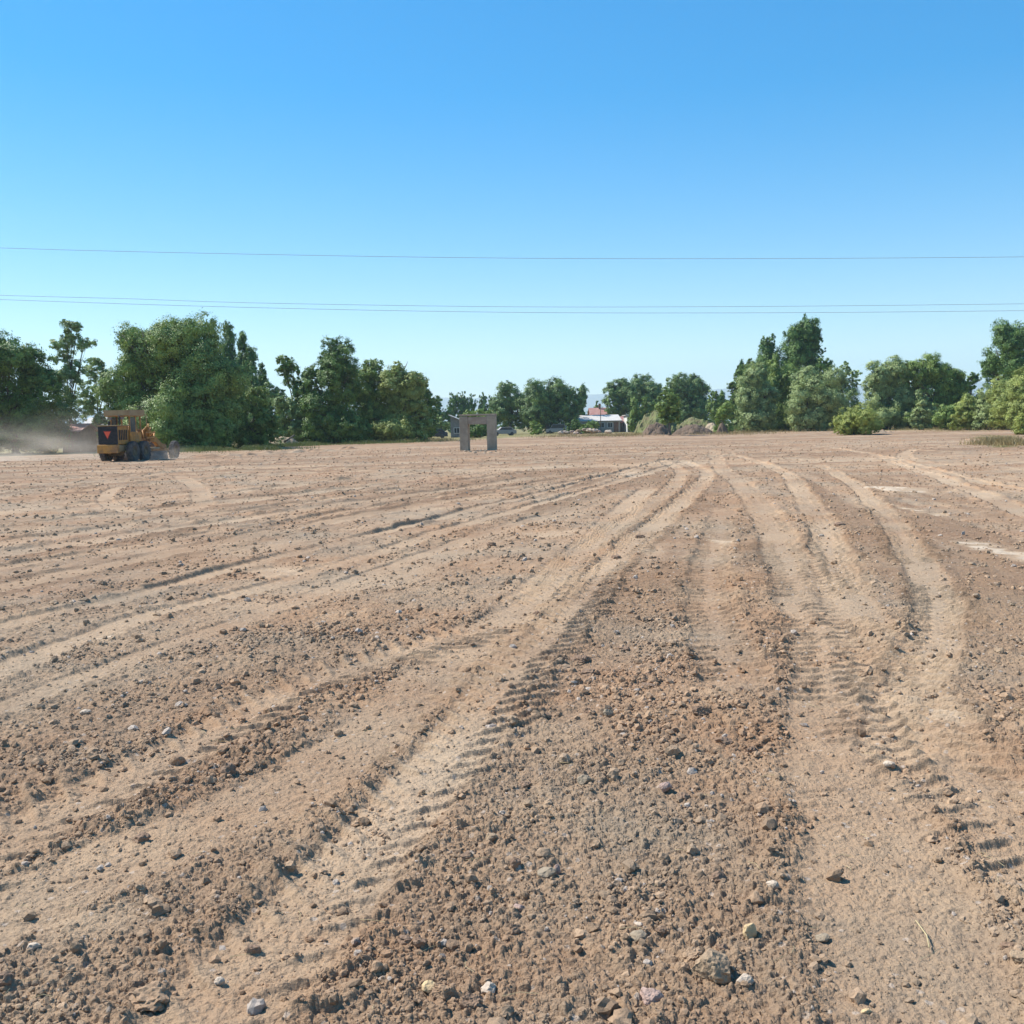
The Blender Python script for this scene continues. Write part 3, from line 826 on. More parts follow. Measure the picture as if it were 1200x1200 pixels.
GW = "broad willows along the field edge"; GP = "slender poplars above the other trees"; GB = "bushes along the field edge"; GR = "round trees beyond the gateway"
tree_n = [0]
def tree(name, label, cat, Y, lobes, kind='willow', base=None, leaf=0.2, cover=4.5, trunk=0.22, sub=10, stretch=1.0, lean=0.0, group=None, fine=1.0, airy=0.0, stems=1, bare=0, by=None):
    """lobes: (px, py, half width px, half height px[, metres nearer/farther]) as the crown shows from the field's edge"""
    tree_n[0] += 1
    leaf *= 0.85
    q = np.random.default_rng(1000 + tree_n[0] * 7)
    k = Y / F
    bx = at_y(base if base is not None else lobes[0][0], 520, Y)[0]
    z0 = gz(bx, Y) - 0.05
    root = empty(name, (bx, Y, z0))
    tag(root, label, cat, group)
    if group == GW or cat == 'bush':     # leafy down to the grass
        xs0 = min(l_[0] - l_[2] for l_ in lobes); xs1 = max(l_[0] + l_[2] for l_ in lobes)
        gpy = 600 - (101 - (0.5 * (xs0 + xs1) - 600) * -math.tan(ROLL)) + CAM_Z * F / Y
        tp = min(l_[1] - l_[3] for l_ in lobes); hh_ = (gpy - tp) * 0.17
        for f_ in (0.3, 0.7):
            lobes = list(lobes) + [(xs0 + (xs1 - xs0) * f_, gpy - hh_ * 0.9, (xs1 - xs0) * 0.27, hh_)]
    L = []
    for lb in lobes:
        dy = lb[4] if len(lb) > 4 else q.uniform(-0.4, 0.4) * lb[2] * k
        c = at_y(lb[0], lb[1], Y) - np.array([bx, Y, z0]); c[1] = dy
        lb = (lb[0], lb[1], lb[2] * 1.08, lb[3] * 1.06)
        L.append((c, (lb[2] * k, max(lb[2], lb[3] * 0.45) * k * q.uniform(0.8, 1.05), lb[3] * k)))
    v, f = crown_mesh(L, leaf, q, cover, sub, stretch, fine, airy)
    link("crown", np_mesh("crown", v, quads=f), LM[kind], root)
    mb = MB()
    top = max(c[2] for c, _ in L)
    for s in range(stems):
        ang = 6.28 * s / max(1, stems); o = 0 if stems == 1 else trunk * 2.2
        x0, y0 = o * math.cos(ang), o * math.sin(ang)
        tx = L[0][0][0] * 0.6 + o * 2 * math.cos(ang)
        h1 = top * 0.45
        tr = trunk if stems == 1 else trunk * 0.7
        mid_ = (x0 * 1.2 + tx * 0.5, y0 * 1.2, h1 * 0.5)
        endp = (x0 + tx, y0, h1)
        mb.tube([(x0, y0, 0.0), (x0, y0, 0.25), mid_, endp], [tr * 1.5, tr, tr * 0.85, tr * 0.7], 9)
        for c, rad in L:
            st = Vector(mid_).lerp(Vector(endp), q.uniform(0.3, 1.0))
            e = Vector(c) + Vector((q.uniform(-.3, .3) * rad[0], q.uniform(-.3, .3) * rad[1], rad[2] * 0.55))
            m1 = st.lerp(Vector(c), 0.5) + Vector((0, 0, 0.1 * rad[2]))
            mb.tube([st, m1, Vector(c), e], [tr * 0.42, tr * 0.26, tr * 0.15, tr * 0.04], 6)
            for _ in range(3):
                e2 = Vector(c) + Vector((q.uniform(-.85, .85) * rad[0], q.uniform(-.8, .8) * rad[1], q.uniform(-.2, .85) * rad[2]))
                mb.tube([m1, m1.lerp(e2, 0.5) + Vector((0, 0, 0.08 * rad[2])), e2], [tr * 0.24, tr * 0.14, tr * 0.04], 5)
    for _ in range(bare):      # bare twigs that stick out of the crown
        c, rad = L[int(q.integers(0, len(L)))]
        s0 = Vector(c) + Vector((0.3 * rad[0], 0, 0.5 * rad[2])); e = s0 + Vector((rad[0] * q.uniform(.3, .8), q.uniform(-.3, .3), rad[2] * q.uniform(.35, .75)))
        mb.tube([s0, s0.lerp(e, .5) + Vector((0.1, 0, 0.15)), e], [0.06, 0.045, 0.02], 5)
    mb.build("trunk", M_bark, root, smooth=True)
    return root

T = tree
# --- left
T("willow_tree", "dark ragged willow cut by the left edge, rising out of the dust", "tree", 96, [(8, 418, 34, 30), (38, 428, 20, 26), (-28, 430, 40, 40), (15, 468, 42, 34), (52, 470, 24, 36), (-12, 500, 40, 26), (40, 505, 34, 22)], 'dark', 18, 0.21, group=GW, trunk=0.35, cover=4)
T("poplar_tree", "tall airy pale poplar with a loose forked top beside the dark ragged willow", "tree", 100, [(84, 388, 11, 21), (97, 404, 10, 12), (74, 408, 12, 20), (86, 432, 16, 18), (72, 455, 16, 24), (80, 490, 18, 26)], 'airy', 80, 0.2, cover=2.4, trunk=0.16, airy=0.6, fine=1.2, group="airy pale trees on the left")
T("poplar_tree", "lower airy pale tree behind the yellow grader, left of the huge round willow", "tree", 108, [(113, 432, 13, 17), (124, 452, 14, 22), (106, 468, 14, 28), (120, 495, 16, 20)], 'airy', 115, 0.2, cover=2.7, trunk=0.14, airy=0.5, group="airy pale trees on the left")
T("willow_tree", "huge round willow, the biggest crown on the left, just right of the grader", "tree", 97, [(200, 400, 34, 36), (165, 412, 32, 34), (232, 418, 34, 38), (190, 448, 56, 44), (243, 458, 36, 42), (148, 462, 26, 40), (205, 492, 66, 36), (255, 500, 24, 28), (158, 505, 30, 26)], 'willow', 198, 0.2, group=GW, trunk=0.55, cover=4.6, sub=11)
for px, top, Y, hw, lb in ((248, 374, 150, 9, "dark slim poplar just showing over the right shoulder of the huge round willow"), (267, 377, 142, 11, "tallest dark poplar of the stepped row right of the huge round willow"), (284, 390, 146, 10, "second dark poplar of the stepped row, a step lower than the tallest"),
                           (294, 407, 140, 11, "third dark poplar of the stepped row, in the middle of its slope"), (307, 424, 143, 9, "lowest dark poplar of the stepped row right of the huge round willow")):
    T("poplar_tree", lb, "tree", Y, [(px, top + 12, hw * 0.5, 13), (px, top + 30, hw * 0.8, 22), (px + 1, top + 62, hw * 1.0, 34), (px, top + 100, hw * 1.1, 34)], 'poplar', px, 0.20, stretch=1.8, trunk=0.2, group=GP, sub=9)
T("tree", "small round dark tree right of the stepped row of poplars", "tree", 134, [(318, 462, 12, 17), (325, 480, 12, 20)], 'far', 320, 0.24, group=GW)
T("willow_tree", "low spreading willow leaning against the right side of the huge round willow", "tree", 103, [(300, 470, 16, 22), (276, 478, 18, 28), (312, 500, 14, 22), (284, 505, 24, 20)], 'willow', 290, 0.2, group=GW, trunk=0.25)
T("bush", "light green feathery tree in the gap left of the second tree group", "bush", 117, [(332, 478, 13, 15), (345, 490, 12, 20), (326, 502, 12, 15), (348, 505, 10, 13)], 'airy', 335, 0.2, group=GB, trunk=0.1)
T("tree", "lopsided tree with a high plume leaning left at the start of the second group", "tree", 118, [(333, 424, 10, 12), (344, 440, 11, 16), (352, 460, 12, 22), (362, 490, 16, 28)], 'willow', 360, 0.21, group=GW, trunk=0.2, cover=4.2)
T("tree", "tallest dark tree with a rounded head in the second group from the left", "tree", 116, [(396, 417, 18, 19), (383, 438, 18, 20), (400, 448, 22, 26), (388, 478, 28, 30), (396, 502, 32, 18), (366, 450, 12, 22)], 'dark', 392, 0.21, group=GW, trunk=0.35)
T("tree", "mid green tree between the tallest dark one and the right end of the second group", "tree", 122, [(436, 436, 14, 17), (424, 456, 18, 24), (440, 470, 18, 26), (432, 498, 22, 24)], 'willow', 432, 0.21, group=GW, trunk=0.25)
T("willow_tree", "light olive willow with bare twigs on top at the right of the second group", "tree", 121, [(468, 445, 16, 20), (455, 455, 18, 24), (484, 462, 16, 26), (468, 482, 28, 28), (460, 503, 28, 16), (492, 490, 14, 24)], 'olive', 468, 0.21, group=GW, trunk=0.3, bare=5, cover=4.6)
T("tree", "narrow tree closing the right end of the second group", "tree", 131, [(495, 462, 11, 20), (503, 485, 9, 22)], 'dark', 497, 0.22, group=GW)
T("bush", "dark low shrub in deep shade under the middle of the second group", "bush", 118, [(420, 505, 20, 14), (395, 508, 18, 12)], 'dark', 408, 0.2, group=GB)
T("bush", "sunlit green bush at the foot of the huge round willow on its right", "bush", 94, [(226, 498, 12, 17), (236, 508, 12, 12)], 'willow', 230, 0.17, group=GB, trunk=0.08)
# --- far centre-left
T("tree", "distant dark tree right beside the grey barn", "tree", 185, [(512, 480, 9, 16), (521, 492, 10, 14)], 'far', 516, 0.32, group=GR)
T("tree", "distant bluish bush in front of the dark one beside the grey barn", "tree", 176, [(518, 498, 9, 9), (508, 500, 9, 9)], 'airy', 514, 0.3, group=GR)
for px, top, hw, lb in ((530, 463, 5, "leftmost of three close dark poplars behind the barn"), (538, 461, 5, "middle one of three close dark poplars behind the barn"), (545, 463, 5, "right one of three close dark poplars behind the barn"),
                        (554, 462, 3.6, "lone thin poplar standing over the concrete gateway"), (566, 461, 4.6, "poplar just right of the lone thin one over the gateway"), (574, 467, 3.4, "smallest poplar over the right post of the gateway")):
    T("poplar_tree", lb, "tree", 262, [(px, top + 11, hw, 12), (px, top + 26, hw * 1.2, 20)], 'poplar', px, 0.36, stretch=2.0, trunk=0.2, group=GP)
T("tree", "left and lower one of the two round dark trees right of the gateway", "tree", 205, [(597, 467, 16, 17), (588, 482, 14, 18), (606, 485, 18, 20)], 'far', 598, 0.32, group=GR, trunk=0.4)
T("tree", "large round dark tree right of the gateway, wider than its neighbours", "tree", 200, [(632, 460, 17, 18), (652, 462, 18, 18), (622, 478, 18, 22), (645, 482, 30, 22), (668, 474, 12, 22)], 'far', 644, 0.31, group=GR, trunk=0.5, cover=5)
T("poplar_tree", "dark column at the right side of the large round dark tree", "tree", 206, [(676, 464, 9, 16), (678, 482, 9, 20)], 'poplar', 677, 0.32, stretch=1.6, group=GP)
T("bush", "small round light green bush before the large round dark tree", "bush", 178, [(629, 502, 8, 8)], 'bright', 629, 0.24, group=GB, trunk=0.06)
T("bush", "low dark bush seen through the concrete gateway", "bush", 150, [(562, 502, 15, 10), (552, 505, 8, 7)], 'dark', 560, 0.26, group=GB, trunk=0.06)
T("tree", "sunny green bush showing just above the lintel of the gateway", "bush", 190, [(560, 486, 9, 7), (548, 489, 8, 8), (572, 490, 8, 8)], 'bright', 560, 0.3, group=GB, trunk=0.08)
# --- far centre-right
T("tree", "distant round tree beside the gap where the blue hills show", "tree", 232, [(722, 456, 13, 15), (734, 470, 16, 22), (716, 476, 10, 18)], 'far', 724, 0.34, group=GR, trunk=0.35)
T("tree", "distant round tree with the highest crown behind the house", "tree", 236, [(748, 453, 15, 16), (764, 460, 14, 16), (752, 476, 24, 22)], 'far', 752, 0.34, group=GR, trunk=0.4)
T("tree", "distant broad tree behind the small tree on the mound", "tree", 230, [(800, 456, 18, 16), (815, 460, 14, 18), (804, 480, 28, 22), (822, 486, 10, 20)], 'far', 806, 0.34, group=GR, trunk=0.4, cover=5)
for px, top, lb in ((744, 468, "leftmost light green pointed tree behind the house gable"), (755, 465, "middle light green pointed tree behind the grassy mound"), (766, 470, "right light green pointed tree touching the small tree on the mound")):
    T("conifer_tree", lb, "tree", 190, [(px, top + 12, 4.5, 14), (px, top + 26, 7, 16)], 'willow', px, 0.26, stretch=1.8, group="light green pointed trees behind the mound")
T("tree", "small upright tree on a bare trunk before the soil mounds, alone on the field", "tree", 127, [(784, 464, 9, 12), (778, 474, 9, 14), (790, 478, 9, 18), (783, 488, 10, 13)], 'willow', 785, 0.17, trunk=0.17, cover=4.2, group="lone small trees on the field")
T("tree", "short bushy tree behind the right end of the soil mounds", "tree", 200, [(836, 466, 6, 9), (844, 470, 5, 10), (840, 484, 12, 15)], 'willow', 840, 0.28, group=GR)
T("poplar_tree", "thin dark spire left of the right hand tree group", "tree", 215, [(846, 466, 2.6, 9), (846, 480, 5, 14)], 'poplar', 846, 0.3, stretch=1.8, group=GP)
T("bush", "bright yellow green small tree over a dark stump of earth", "bush", 142, [(846, 484, 9, 9), (852, 478, 8, 8), (843, 491, 6, 5)], 'bright', 846, 0.18, group="lone small trees on the field", trunk=0.12)
# --- right group
for px, top, hw, Y, lb in ((868, 422, 8, 178, "low poplar at the left end of the right tree group"), (878, 420, 9, 174, "second poplar from the left end in the right tree group"), (899, 393, 15, 176, "pointed dark poplar left of the tallest one on the right"),):
    T("poplar_tree", lb, "tree", Y, [(px, top + 12, hw * 0.45, 13), (px, top + 30, hw * 0.8, 22), (px, top + 56, hw, 30), (px - 2, top + 80, hw * 1.15, 26)], 'poplar', px, 0.24, stretch=1.8, trunk=0.25, group=GP, sub=9, cover=5)
T("poplar_tree", "tallest broad dark poplar, highest crown of the right tree group", "tree", 174, [(947, 390, 12, 21), (931, 397, 12, 21), (956, 400, 8, 22), (940, 430, 22, 32), (935, 470, 26, 30)], 'poplar', 940, 0.28, stretch=1.6, trunk=0.4, group=GP, sub=12, cover=5)
T("poplar_tree", "short dark poplar under the right shoulder of the tallest one", "tree", 170, [(965, 432, 9, 14), (968, 452, 10, 24)], 'poplar', 966, 0.28, stretch=1.5, group=GP)
T("tree", "leftmost low dark tree at the foot of the right tree group", "tree", 168, [(858, 462, 8, 16), (862, 480, 10, 18), (870, 448, 9, 18)], 'dark', 862, 0.27, group=GW)
T("willow_tree", "drooping light green willow at the left front of the right tree group", "tree", 152, [(884, 445, 16, 20), (876, 470, 15, 24), (896, 468, 15, 26), (886, 488, 20, 16)], 'grey', 886, 0.24, group=GW, trunk=0.3, stretch=1.3)
T("willow_tree", "mid green willow in front of the pointed poplar on the right", "tree", 156, [(908, 432, 10, 14), (918, 448, 16, 22), (905, 462, 13, 24), (912, 486, 20, 18)], 'willow', 912, 0.24, group=GW, trunk=0.3, stretch=1.3)
T("willow_tree", "grey green dome shaped willow below the tallest poplar on the right", "tree", 146, [(945, 452, 17, 16), (965, 458, 22, 20), (940, 475, 18, 24), (975, 478, 19, 22), (958, 488, 28, 15)], 'grey', 958, 0.22, group=GW, trunk=0.3, cover=5)
T("tree", "sparse open tree with sky between its branches right of the grey green dome", "tree", 188, [(990, 435, 6, 12), (1000, 443, 8, 12), (984, 450, 6, 12), (994, 466, 14, 20), (998, 488, 14, 14)], 'airy', 994, 0.26, cover=3.0, airy=0.5, group="airy pale trees on the right", trunk=0.18)
T("tree", "left half of the long rounded crown behind the yellow green shrub, paler side", "tree", 152, [(1032, 440, 16, 18), (1048, 436, 16, 16), (1028, 465, 18, 28), (1052, 465, 22, 30), (1040, 488, 26, 16)], 'grey', 1040, 0.23, group=GW, trunk=0.35, cover=5)
T("tree", "dark rounded tree right of the pale one, deepest shade on its right", "tree", 150, [(1082, 436, 18, 18), (1102, 440, 20, 18), (1122, 452, 14, 18), (1092, 465, 32, 28), (1100, 486, 36, 16), (1066, 440, 12, 16)], 'willow', 1094, 0.23, group=GW, trunk=0.4, cover=5.2)
T("tree", "slim tree filling the dip at the right end of the long rounded crown", "tree", 156, [(1138, 448, 8, 14), (1130, 468, 12, 22), (1142, 480, 12, 18)], 'dark', 1136, 0.24, group=GW)
T("willow_tree", "young upright willow in front of the dark rounded tree", "tree", 138, [(1080, 472, 9, 13), (1086, 484, 10, 15), (1075, 490, 9, 10)], 'grey', 1081, 0.2, group=GW, trunk=0.12)
T("tree", "tall round crowned tree above the hedge at the right edge", "tree", 142, [(1178, 400, 22, 22), (1198, 398, 22, 22), (1172, 425, 18, 20), (1200, 432, 30, 30), (1160, 430, 8, 12), (1190, 466, 30, 30)], 'poplar', 1190, 0.22, group=GW, trunk=0.35, cover=3.6, airy=0.35)
T("bush", "first low sallow bush right of the dark rounded tree", "bush", 128, [(1118, 484, 13, 13), (1108, 490, 12, 9)], 'willow', 1114, 0.19, group=GB, trunk=0.08)
T("bush", "second sallow bush in the rising hedge on the right", "bush", 124, [(1136, 478, 14, 16), (1130, 489, 16, 9)], 'olive', 1134, 0.19, group=GB, trunk=0.08)
T("bush", "third sallow bush in the rising hedge, dull grey green", "bush", 122, [(1156, 474, 15, 19), (1152, 488, 16, 10)], 'grey', 1155, 0.19, group=GB, trunk=0.1)
T("bush", "fourth sallow bush in the rising hedge, taller than those left of it", "bush", 118, [(1174, 464, 17, 22), (1180, 482, 20, 15)], 'olive', 1176, 0.18, group=GB, trunk=0.1)
T("bush", "highest sallow bush in the hedge, cut by the right edge", "bush", 112, [(1204, 452, 22, 24), (1200, 476, 28, 20), (1230, 460, 24, 30)], 'olive', 1206, 0.18, group=GB, trunk=0.12)
T("bush", "small yellowish weed bush at the right edge under the hedge", "bush", 88, [(1196, 494, 9, 7), (1212, 492, 12, 9)], 'shrub', 1200, 0.12, group=GB, trunk=0.05)
T("shrub", "wide domed yellow green shrub standing by itself at the right field edge", "shrub", 104, [(1004, 493, 25, 15), (990, 497, 15, 9), (1019, 496, 14, 10), (1003, 502, 24, 6)], 'shrub', 1003, 0.10, group=GB, trunk=0.12, stems=5, cover=5, sub=44, fine=0.6)
T("shrub", "light green shrub behind the left gable of the long grey house", "bush", 176, [(675, 497, 8, 8), (668, 502, 6, 6)], 'dark', 672, 0.24, group=GB, trunk=0.05)
T("shrub", "pale green shrub before the middle of the long grey house", "bush", 172, [(692, 499, 9, 8), (684, 503, 7, 5)], 'willow', 690, 0.24, group=GB, trunk=0.05)
T("tree", "small far tree under the blue hills behind the house roof", "tree", 260, [(701, 476, 4, 6), (697, 486, 6, 7), (688, 488, 8, 7)], 'far', 698, 0.34, group=GR)

# far wood that closes the plain behind everything
q = np.random.default_rng(77)
L = []
for X in np.arange(-330, 420, 9.0):
    h = q.uniform(3.4, 6.2)
    L.append(((X, 330 + q.uniform(-15, 15), h * 0.5), (q.uniform(6, 9), 6, h * 0.5)))
v, f = crown_mesh(L, 0.6, q, 3.0, 6)
tag(link("distant_wood", np_mesh("distant_wood", v, quads=f), LM['far']), "low far-off belt of woodland closing the plain behind all other trees", "wood", kind='stuff')

# ------------------------------------------------------------------ grass
def grass(name, label, spots, mat, h, n_each, q):
    vs = []
    for (px, py, wx, dy) in spots:
        c = at(px, py)
        k = c[1] / F
        n = n_each
        x = c[0] + np.clip(q.normal(size=n) * 0.55, -1.6, 1.6) * wx * k; y = c[1] + np.clip(q.normal(size=n) * 0.55, -1.6, 1.6) * dy
        z = broad(x, y)
        cl = sstep(-0.15, 0.35, fbm(x, y, 2.2, 3, 88))
        keep = q.uniform(0, 1, n) < cl * 0.9 + 0.08
        x, y, z, cl = x[keep], y[keep], z[keep], cl[keep]; n = len(x)
        hh = h * q.uniform(0.35, 1.2, n) * (0.5 + 0.7 * cl); a = q.uniform(0, 6.28, n); wd = 0.022 * q.uniform(0.6, 1.4, n)
        bx = q.normal(size=n) * hh * 0.35; by_ = q.normal(size=n) * hh * 0.35
        dx, dyy = np.cos(a) * wd, np.sin(a) * wd
        p0 = np.stack([x - dx, y - dyy, z - 0.02], -1); p1 = np.stack([x + dx, y + dyy, z - 0.02], -1); p2 = np.stack([x + bx, y + by_, z + hh], -1)
        vs.append(np.stack([p0, p1, p2], 1).reshape(-1, 3))
    v = np.concatenate(vs)
    me = np_mesh(name, v, tris=np.arange(len(v)).reshape(-1, 3))
    tag(link(name, me, mat), label, "grass", kind='stuff')
LM['dry'] = leaf_material("dry_grass", (0.26, 0.20, 0.085), (0.40, 0.31, 0.15), 0.2)
LM['green'] = leaf_material("green_grass", (0.090, 0.120, 0.035), (0.20, 0.225, 0.07), 0.25)
q = np.random.default_rng(5)
grass("dry_grass", "strip of dry yellow grass under the trees along the far right edge of the field",
      [(900, 505, 60, 22), (1000, 503, 60, 16), (1090, 502, 60, 14), (1170, 503, 50, 12), (840, 508, 40, 16), (1190, 520, 25, 3), (330, 521, 40, 8), (500, 517, 50, 10), (700, 511, 60, 14)], LM['dry'], 0.42, 9000, q)
grass("green_grass", "strip of green grass and weeds at the foot of the trees on the left",
      [(235, 529, 50, 5), (290, 528, 50, 4), (180, 531, 40, 5), (350, 523, 30, 4), (420, 521, 60, 4)], LM['green'], 0.4, 7000, q)
LM['weed'] = leaf_material("olive_weeds", (0.30, 0.26, 0.11), (0.46, 0.39, 0.18), 0.2)
grass("low_weeds", "thin olive weeds in low patches on the field near the right edge", [(1145, 513, 20, 5), (1178, 511, 24, 4), (1190, 524, 14, 2), (1120, 506, 40, 6)], LM['weed'], 0.11, 1600, q)

# ------------------------------------------------------------------ mountains
X = np.linspace(-7000, 8000, 240)
rows = []
ridge = 250 + 60 * fbm(X, X * 0, 3000, 4, 5) + 16 * fbm(X, X * 0, 500, 4, 6)
prof = [(0.0, -5.0), (250, 0.25), (600, 0.55), (1000, 0.85), (1250, 1.0), (1600, 0.8), (2200, -0.1)]
V_ = []
for k, (dy, f_) in enumerate(prof):
    nz = fbm(X, np.full_like(X, dy), 700, 4, 9)
    V_.append(np.stack([X, 6900 + dy + 0 * X + 120 * nz, np.where(k == 0, -0.5, ridge * max(f_, 0)) * (1 + (0.12 * nz if k else 0))], -1))
V_ = np.array(V_); a, b = V_.shape[:2]
i_, j_ = np.meshgrid(np.arange(a - 1), np.arange(b - 1), indexing='ij')
Qm = np.stack([i_ * b + j_, i_ * b + j_ + 1, (i_ + 1) * b + j_ + 1, (i_ + 1) * b + j_], -1).reshape(-1, 4)
M_mtn = weathered("mountain_slopes", (0.16, 0.15, 0.10), (0.24, 0.20, 0.14), 0.004, 0.95, 0, 0.0)
tag(link("mountains", np_mesh("mountains", V_.reshape(-1, 3), quads=Qm, smooth=True), M_mtn), "pale blue mountain ridge on the horizon", kind='structure')

# ------------------------------------------------------------------ haze
hb = MB().box(-9400, 9400, -9400, 9400, -2.2, 460)
mh, n, l, p = mat_new("haze_air")
n.remove(p)
pv = n.new("ShaderNodeVolumePrincipled"); pv.inputs['Color'].default_value = (0.66, 0.86, 1.0, 1); pv.inputs['Density'].default_value = 0.00015; pv.inputs['Anisotropy'].default_value = 0.2
l.new(pv.outputs[0], n['Material Output'].inputs['Volume'])
tag(hb.build("haze", mh), "thin pale blue haze in the air over the plain", "haze", kind='stuff')

# ------------------------------------------------------------------ concrete gateway
def setbox(mb, x0, x1, y0, y1, z0, z1): return mb.box(x0, x1, y0, y1, z0, z1)
M_conc = weathered("old_concrete", (0.41, 0.34, 0.245), (0.29, 0.235, 0.17), 1.6, 0.92, 0, 0.6, 14)
M_conc2 = weathered("stained_concrete", (0.40, 0.32, 0.24), (0.29, 0.22, 0.16), 2.0, 0.92, 0, 0.6, 14)
GYd = 73.0
pl = at_y(540, 528, GYd); pr = at_y(582, 528, GYd); kx = GYd / F
gx0, gx1 = pl[0], pr[0]
gxc = (gx0 + gx1) / 2; W = gx1 - gx0; Hh = 41.5 * kx
root = empty("concrete_gateway", (gxc, GYd, gz(gxc, GYd) - 0.03), R(-8))
tag(root, "bare grey concrete gateway of two posts and a lintel standing alone on the field", "gateway")
post = 0.235 * W
for sx in (-1, 1):
    mb = MB(); xa = sx * W / 2; xb = sx * (W / 2 - post)
    mb.box(min(xa, xb), max(xa, xb), -0.42, 0.42, -0.1, Hh * 0.985 if sx > 0 else Hh * 0.97)
    mb.build("post", M_conc, root, bevel=0.03)
mb = MB(); mb.box(-W / 2 + post + 0.003, W / 2 - post - 0.003, -0.36, 0.36, Hh * 0.745, Hh * 0.955); mb.build("lintel", M_conc2, root, bevel=0.025)
mb = MB(); mb.box(-W / 2 - 0.04, W / 2 + 0.02, -0.40, 0.40, Hh * 0.987, Hh * 1.03); mb.build("top_slab", M_conc2, root, bevel=0.02)
for k in range(7):
    x = gxc + random.uniform(-2.2, 2.2); y = GYd - random.uniform(0.5, 1.4)
    pxs = 600 + F * x / y
    o = lone("rubble_block", ["pale broken block at the foot of the gateway", "low lump of broken concrete at the foot of the gateway"][k % 2], 545 + k * 6, 528.5 + (k % 3) * 0.6, 3.0 + k % 3, 2.2, M_conc, 400 + k, group="broken blocks at the foot of the gateway")
    o['category'] = "block"; o['label'] = "small broken concrete block lying at the foot of the gateway"

# ------------------------------------------------------------------ motor grader
M_yel = weathered("worn_yellow_paint", (0.55, 0.26, 0.045), (0.27, 0.14, 0.055), 2.2, 0.6, 0.1, 0.2)
M_dusty = weathered("dusty_yellow_paint", (0.40, 0.28, 0.14), (0.30, 0.20, 0.10), 2.5, 0.85)
M_black = weathered("black_grille", (0.012, 0.012, 0.014), (0.035, 0.03, 0.028), 6, 0.7)
M_tyre = weathered("dusty_tyre", (0.055, 0.05, 0.047), (0.15, 0.125, 0.105), 2.4, 0.95, 0, 0.5, 12)
M_rim = weathered("dusty_rim", (0.20, 0.15, 0.08), (0.12, 0.09, 0.06), 3, 0.8)
M_steel = weathered("scoured_steel", (0.28, 0.22, 0.17), (0.17, 0.13, 0.10), 3, 0.7, 0.1)
M_glass = weathered("dusty_glass", (0.05, 0.06, 0.065), (0.13, 0.12, 0.11), 2, 0.2)
M_tri, n, l, p = mat_new("red_orange_reflector"); p.inputs['Base Color'].default_value = (0.85, 0.10, 0.03, 1); p.inputs['Roughness'].default_value = 0.4
M_trim, n, l, p = mat_new("dark_red_edge"); p.inputs['Base Color'].default_value = (0.35, 0.02, 0.015, 1); p.inputs['Roughness'].default_value = 0.3
gp = at(147.5, 540.0)
gxw, gyw = at_y(147.5, 540.0, 64.0)[0], 64.0
RZ = R(-11)
gr = empty("motor_grader", (gxw, gyw, gz(gxw, gyw) - 0.06), RZ)
gr.scale = (0.9, 0.80, 0.97)
tag(gr, "worn yellow motor grader driving away in a cloud of dust", "grader")
def wheel(x, y, lean=0.0, Rw=0.69, wd=0.40):
    t = MB(); hw = wd / 2
    t.lathe_x([(-hw * 0.8, Rw * 0.52), (-hw, Rw * 0.66), (-hw, Rw * 0.86), (-hw * 0.82, Rw * 0.965), (-hw * 0.3, Rw), (hw * 0.3, Rw), (hw * 0.82, Rw * 0.965), (hw, Rw * 0.86), (hw, Rw * 0.66), (hw * 0.8, Rw * 0.52)], 0, 0, 0, 36)
    for k in range(18):     # tread bars
        for sgn in (-1, 1):
            a0 = 6.283 * (k + (0.5 if sgn > 0 else 0)) / 18
            b = len(t.v)
            for (xx, da) in ((0.02, 0.0), (hw * 1.0, 0.14)):
                for dd in (-0.045, 0.045):
                    for r_ in (Rw * 0.95, Rw * 1.03 if xx < 0.1 else Rw * 0.985):
                        t.v.append((sgn * xx, r_ * math.cos(a0 + da + dd), r_ * math.sin(a0 + da + dd)))
            t.f += [tuple(b + i for i in q_) for q_ in ((0, 1, 3, 2), (4, 6, 7, 5), (0, 4, 5, 1), (2, 3, 7, 6), (1, 5, 7, 3), (0, 2, 6, 4))]
    o = t.build("wheel", M_tyre, gr, smooth=False)
    o.location = (x, y, Rw - 0.03); o.rotation_euler = (0, lean, 0)
    rm = MB(); rm.lathe_x([(-hw * 0.55, 0.0), (-hw * 0.55, Rw * 0.2), (-hw * 0.25, Rw * 0.24), (-hw * 0.3, Rw * 0.44), (-hw * 0.78, Rw * 0.50), (-hw * 0.78, Rw * 0.535), (hw * 0.78, Rw * 0.535), (hw * 0.78, Rw * 0.50), (hw * 0.3, Rw * 0.44), (hw * 0.25, Rw * 0.24), (hw * 0.55, Rw * 0.2), (hw * 0.55, 0.0)], 0, 0, 0, 24)
    rm.build("rim", M_rim, o, smooth=True)
for sx in (-1, 1):
    for y in (-0.80, 0.80): wheel(sx * 1.03, y)
    wheel(sx * 1.0, 5.5, lean=R(6), Rw=0.66, wd=0.34)
    mb = MB(); mb.prism([(-0.95, 0.55), (-0.7, 0.42), (0.7, 0.42), (0.95, 0.55), (0.95, 0.82), (0.7, 0.92), (-0.7, 0.92), (-0.95, 0.82)], sx * 0.62, sx * 0.80); mb.build("tandem_case", M_dusty, gr)
mb = MB(); mb.box(-0.62, 0.62, -2.15, 0.5, 0.72, 1.12); mb.build("rear_frame", M_dusty, gr, bevel=0.03)
mb = MB(); mb.box(-0.78, 0.78, -2.45, -2.153, 0.62, 1.16); mb.build("rear_bumper", M_yel, gr, bevel=0.04)
mb = MB(); mb.box(-0.66, 0.66, -2.20, -0.62, 1.16, 2.34); mb.build("engine_hood", M_yel, gr, bevel=0.04)
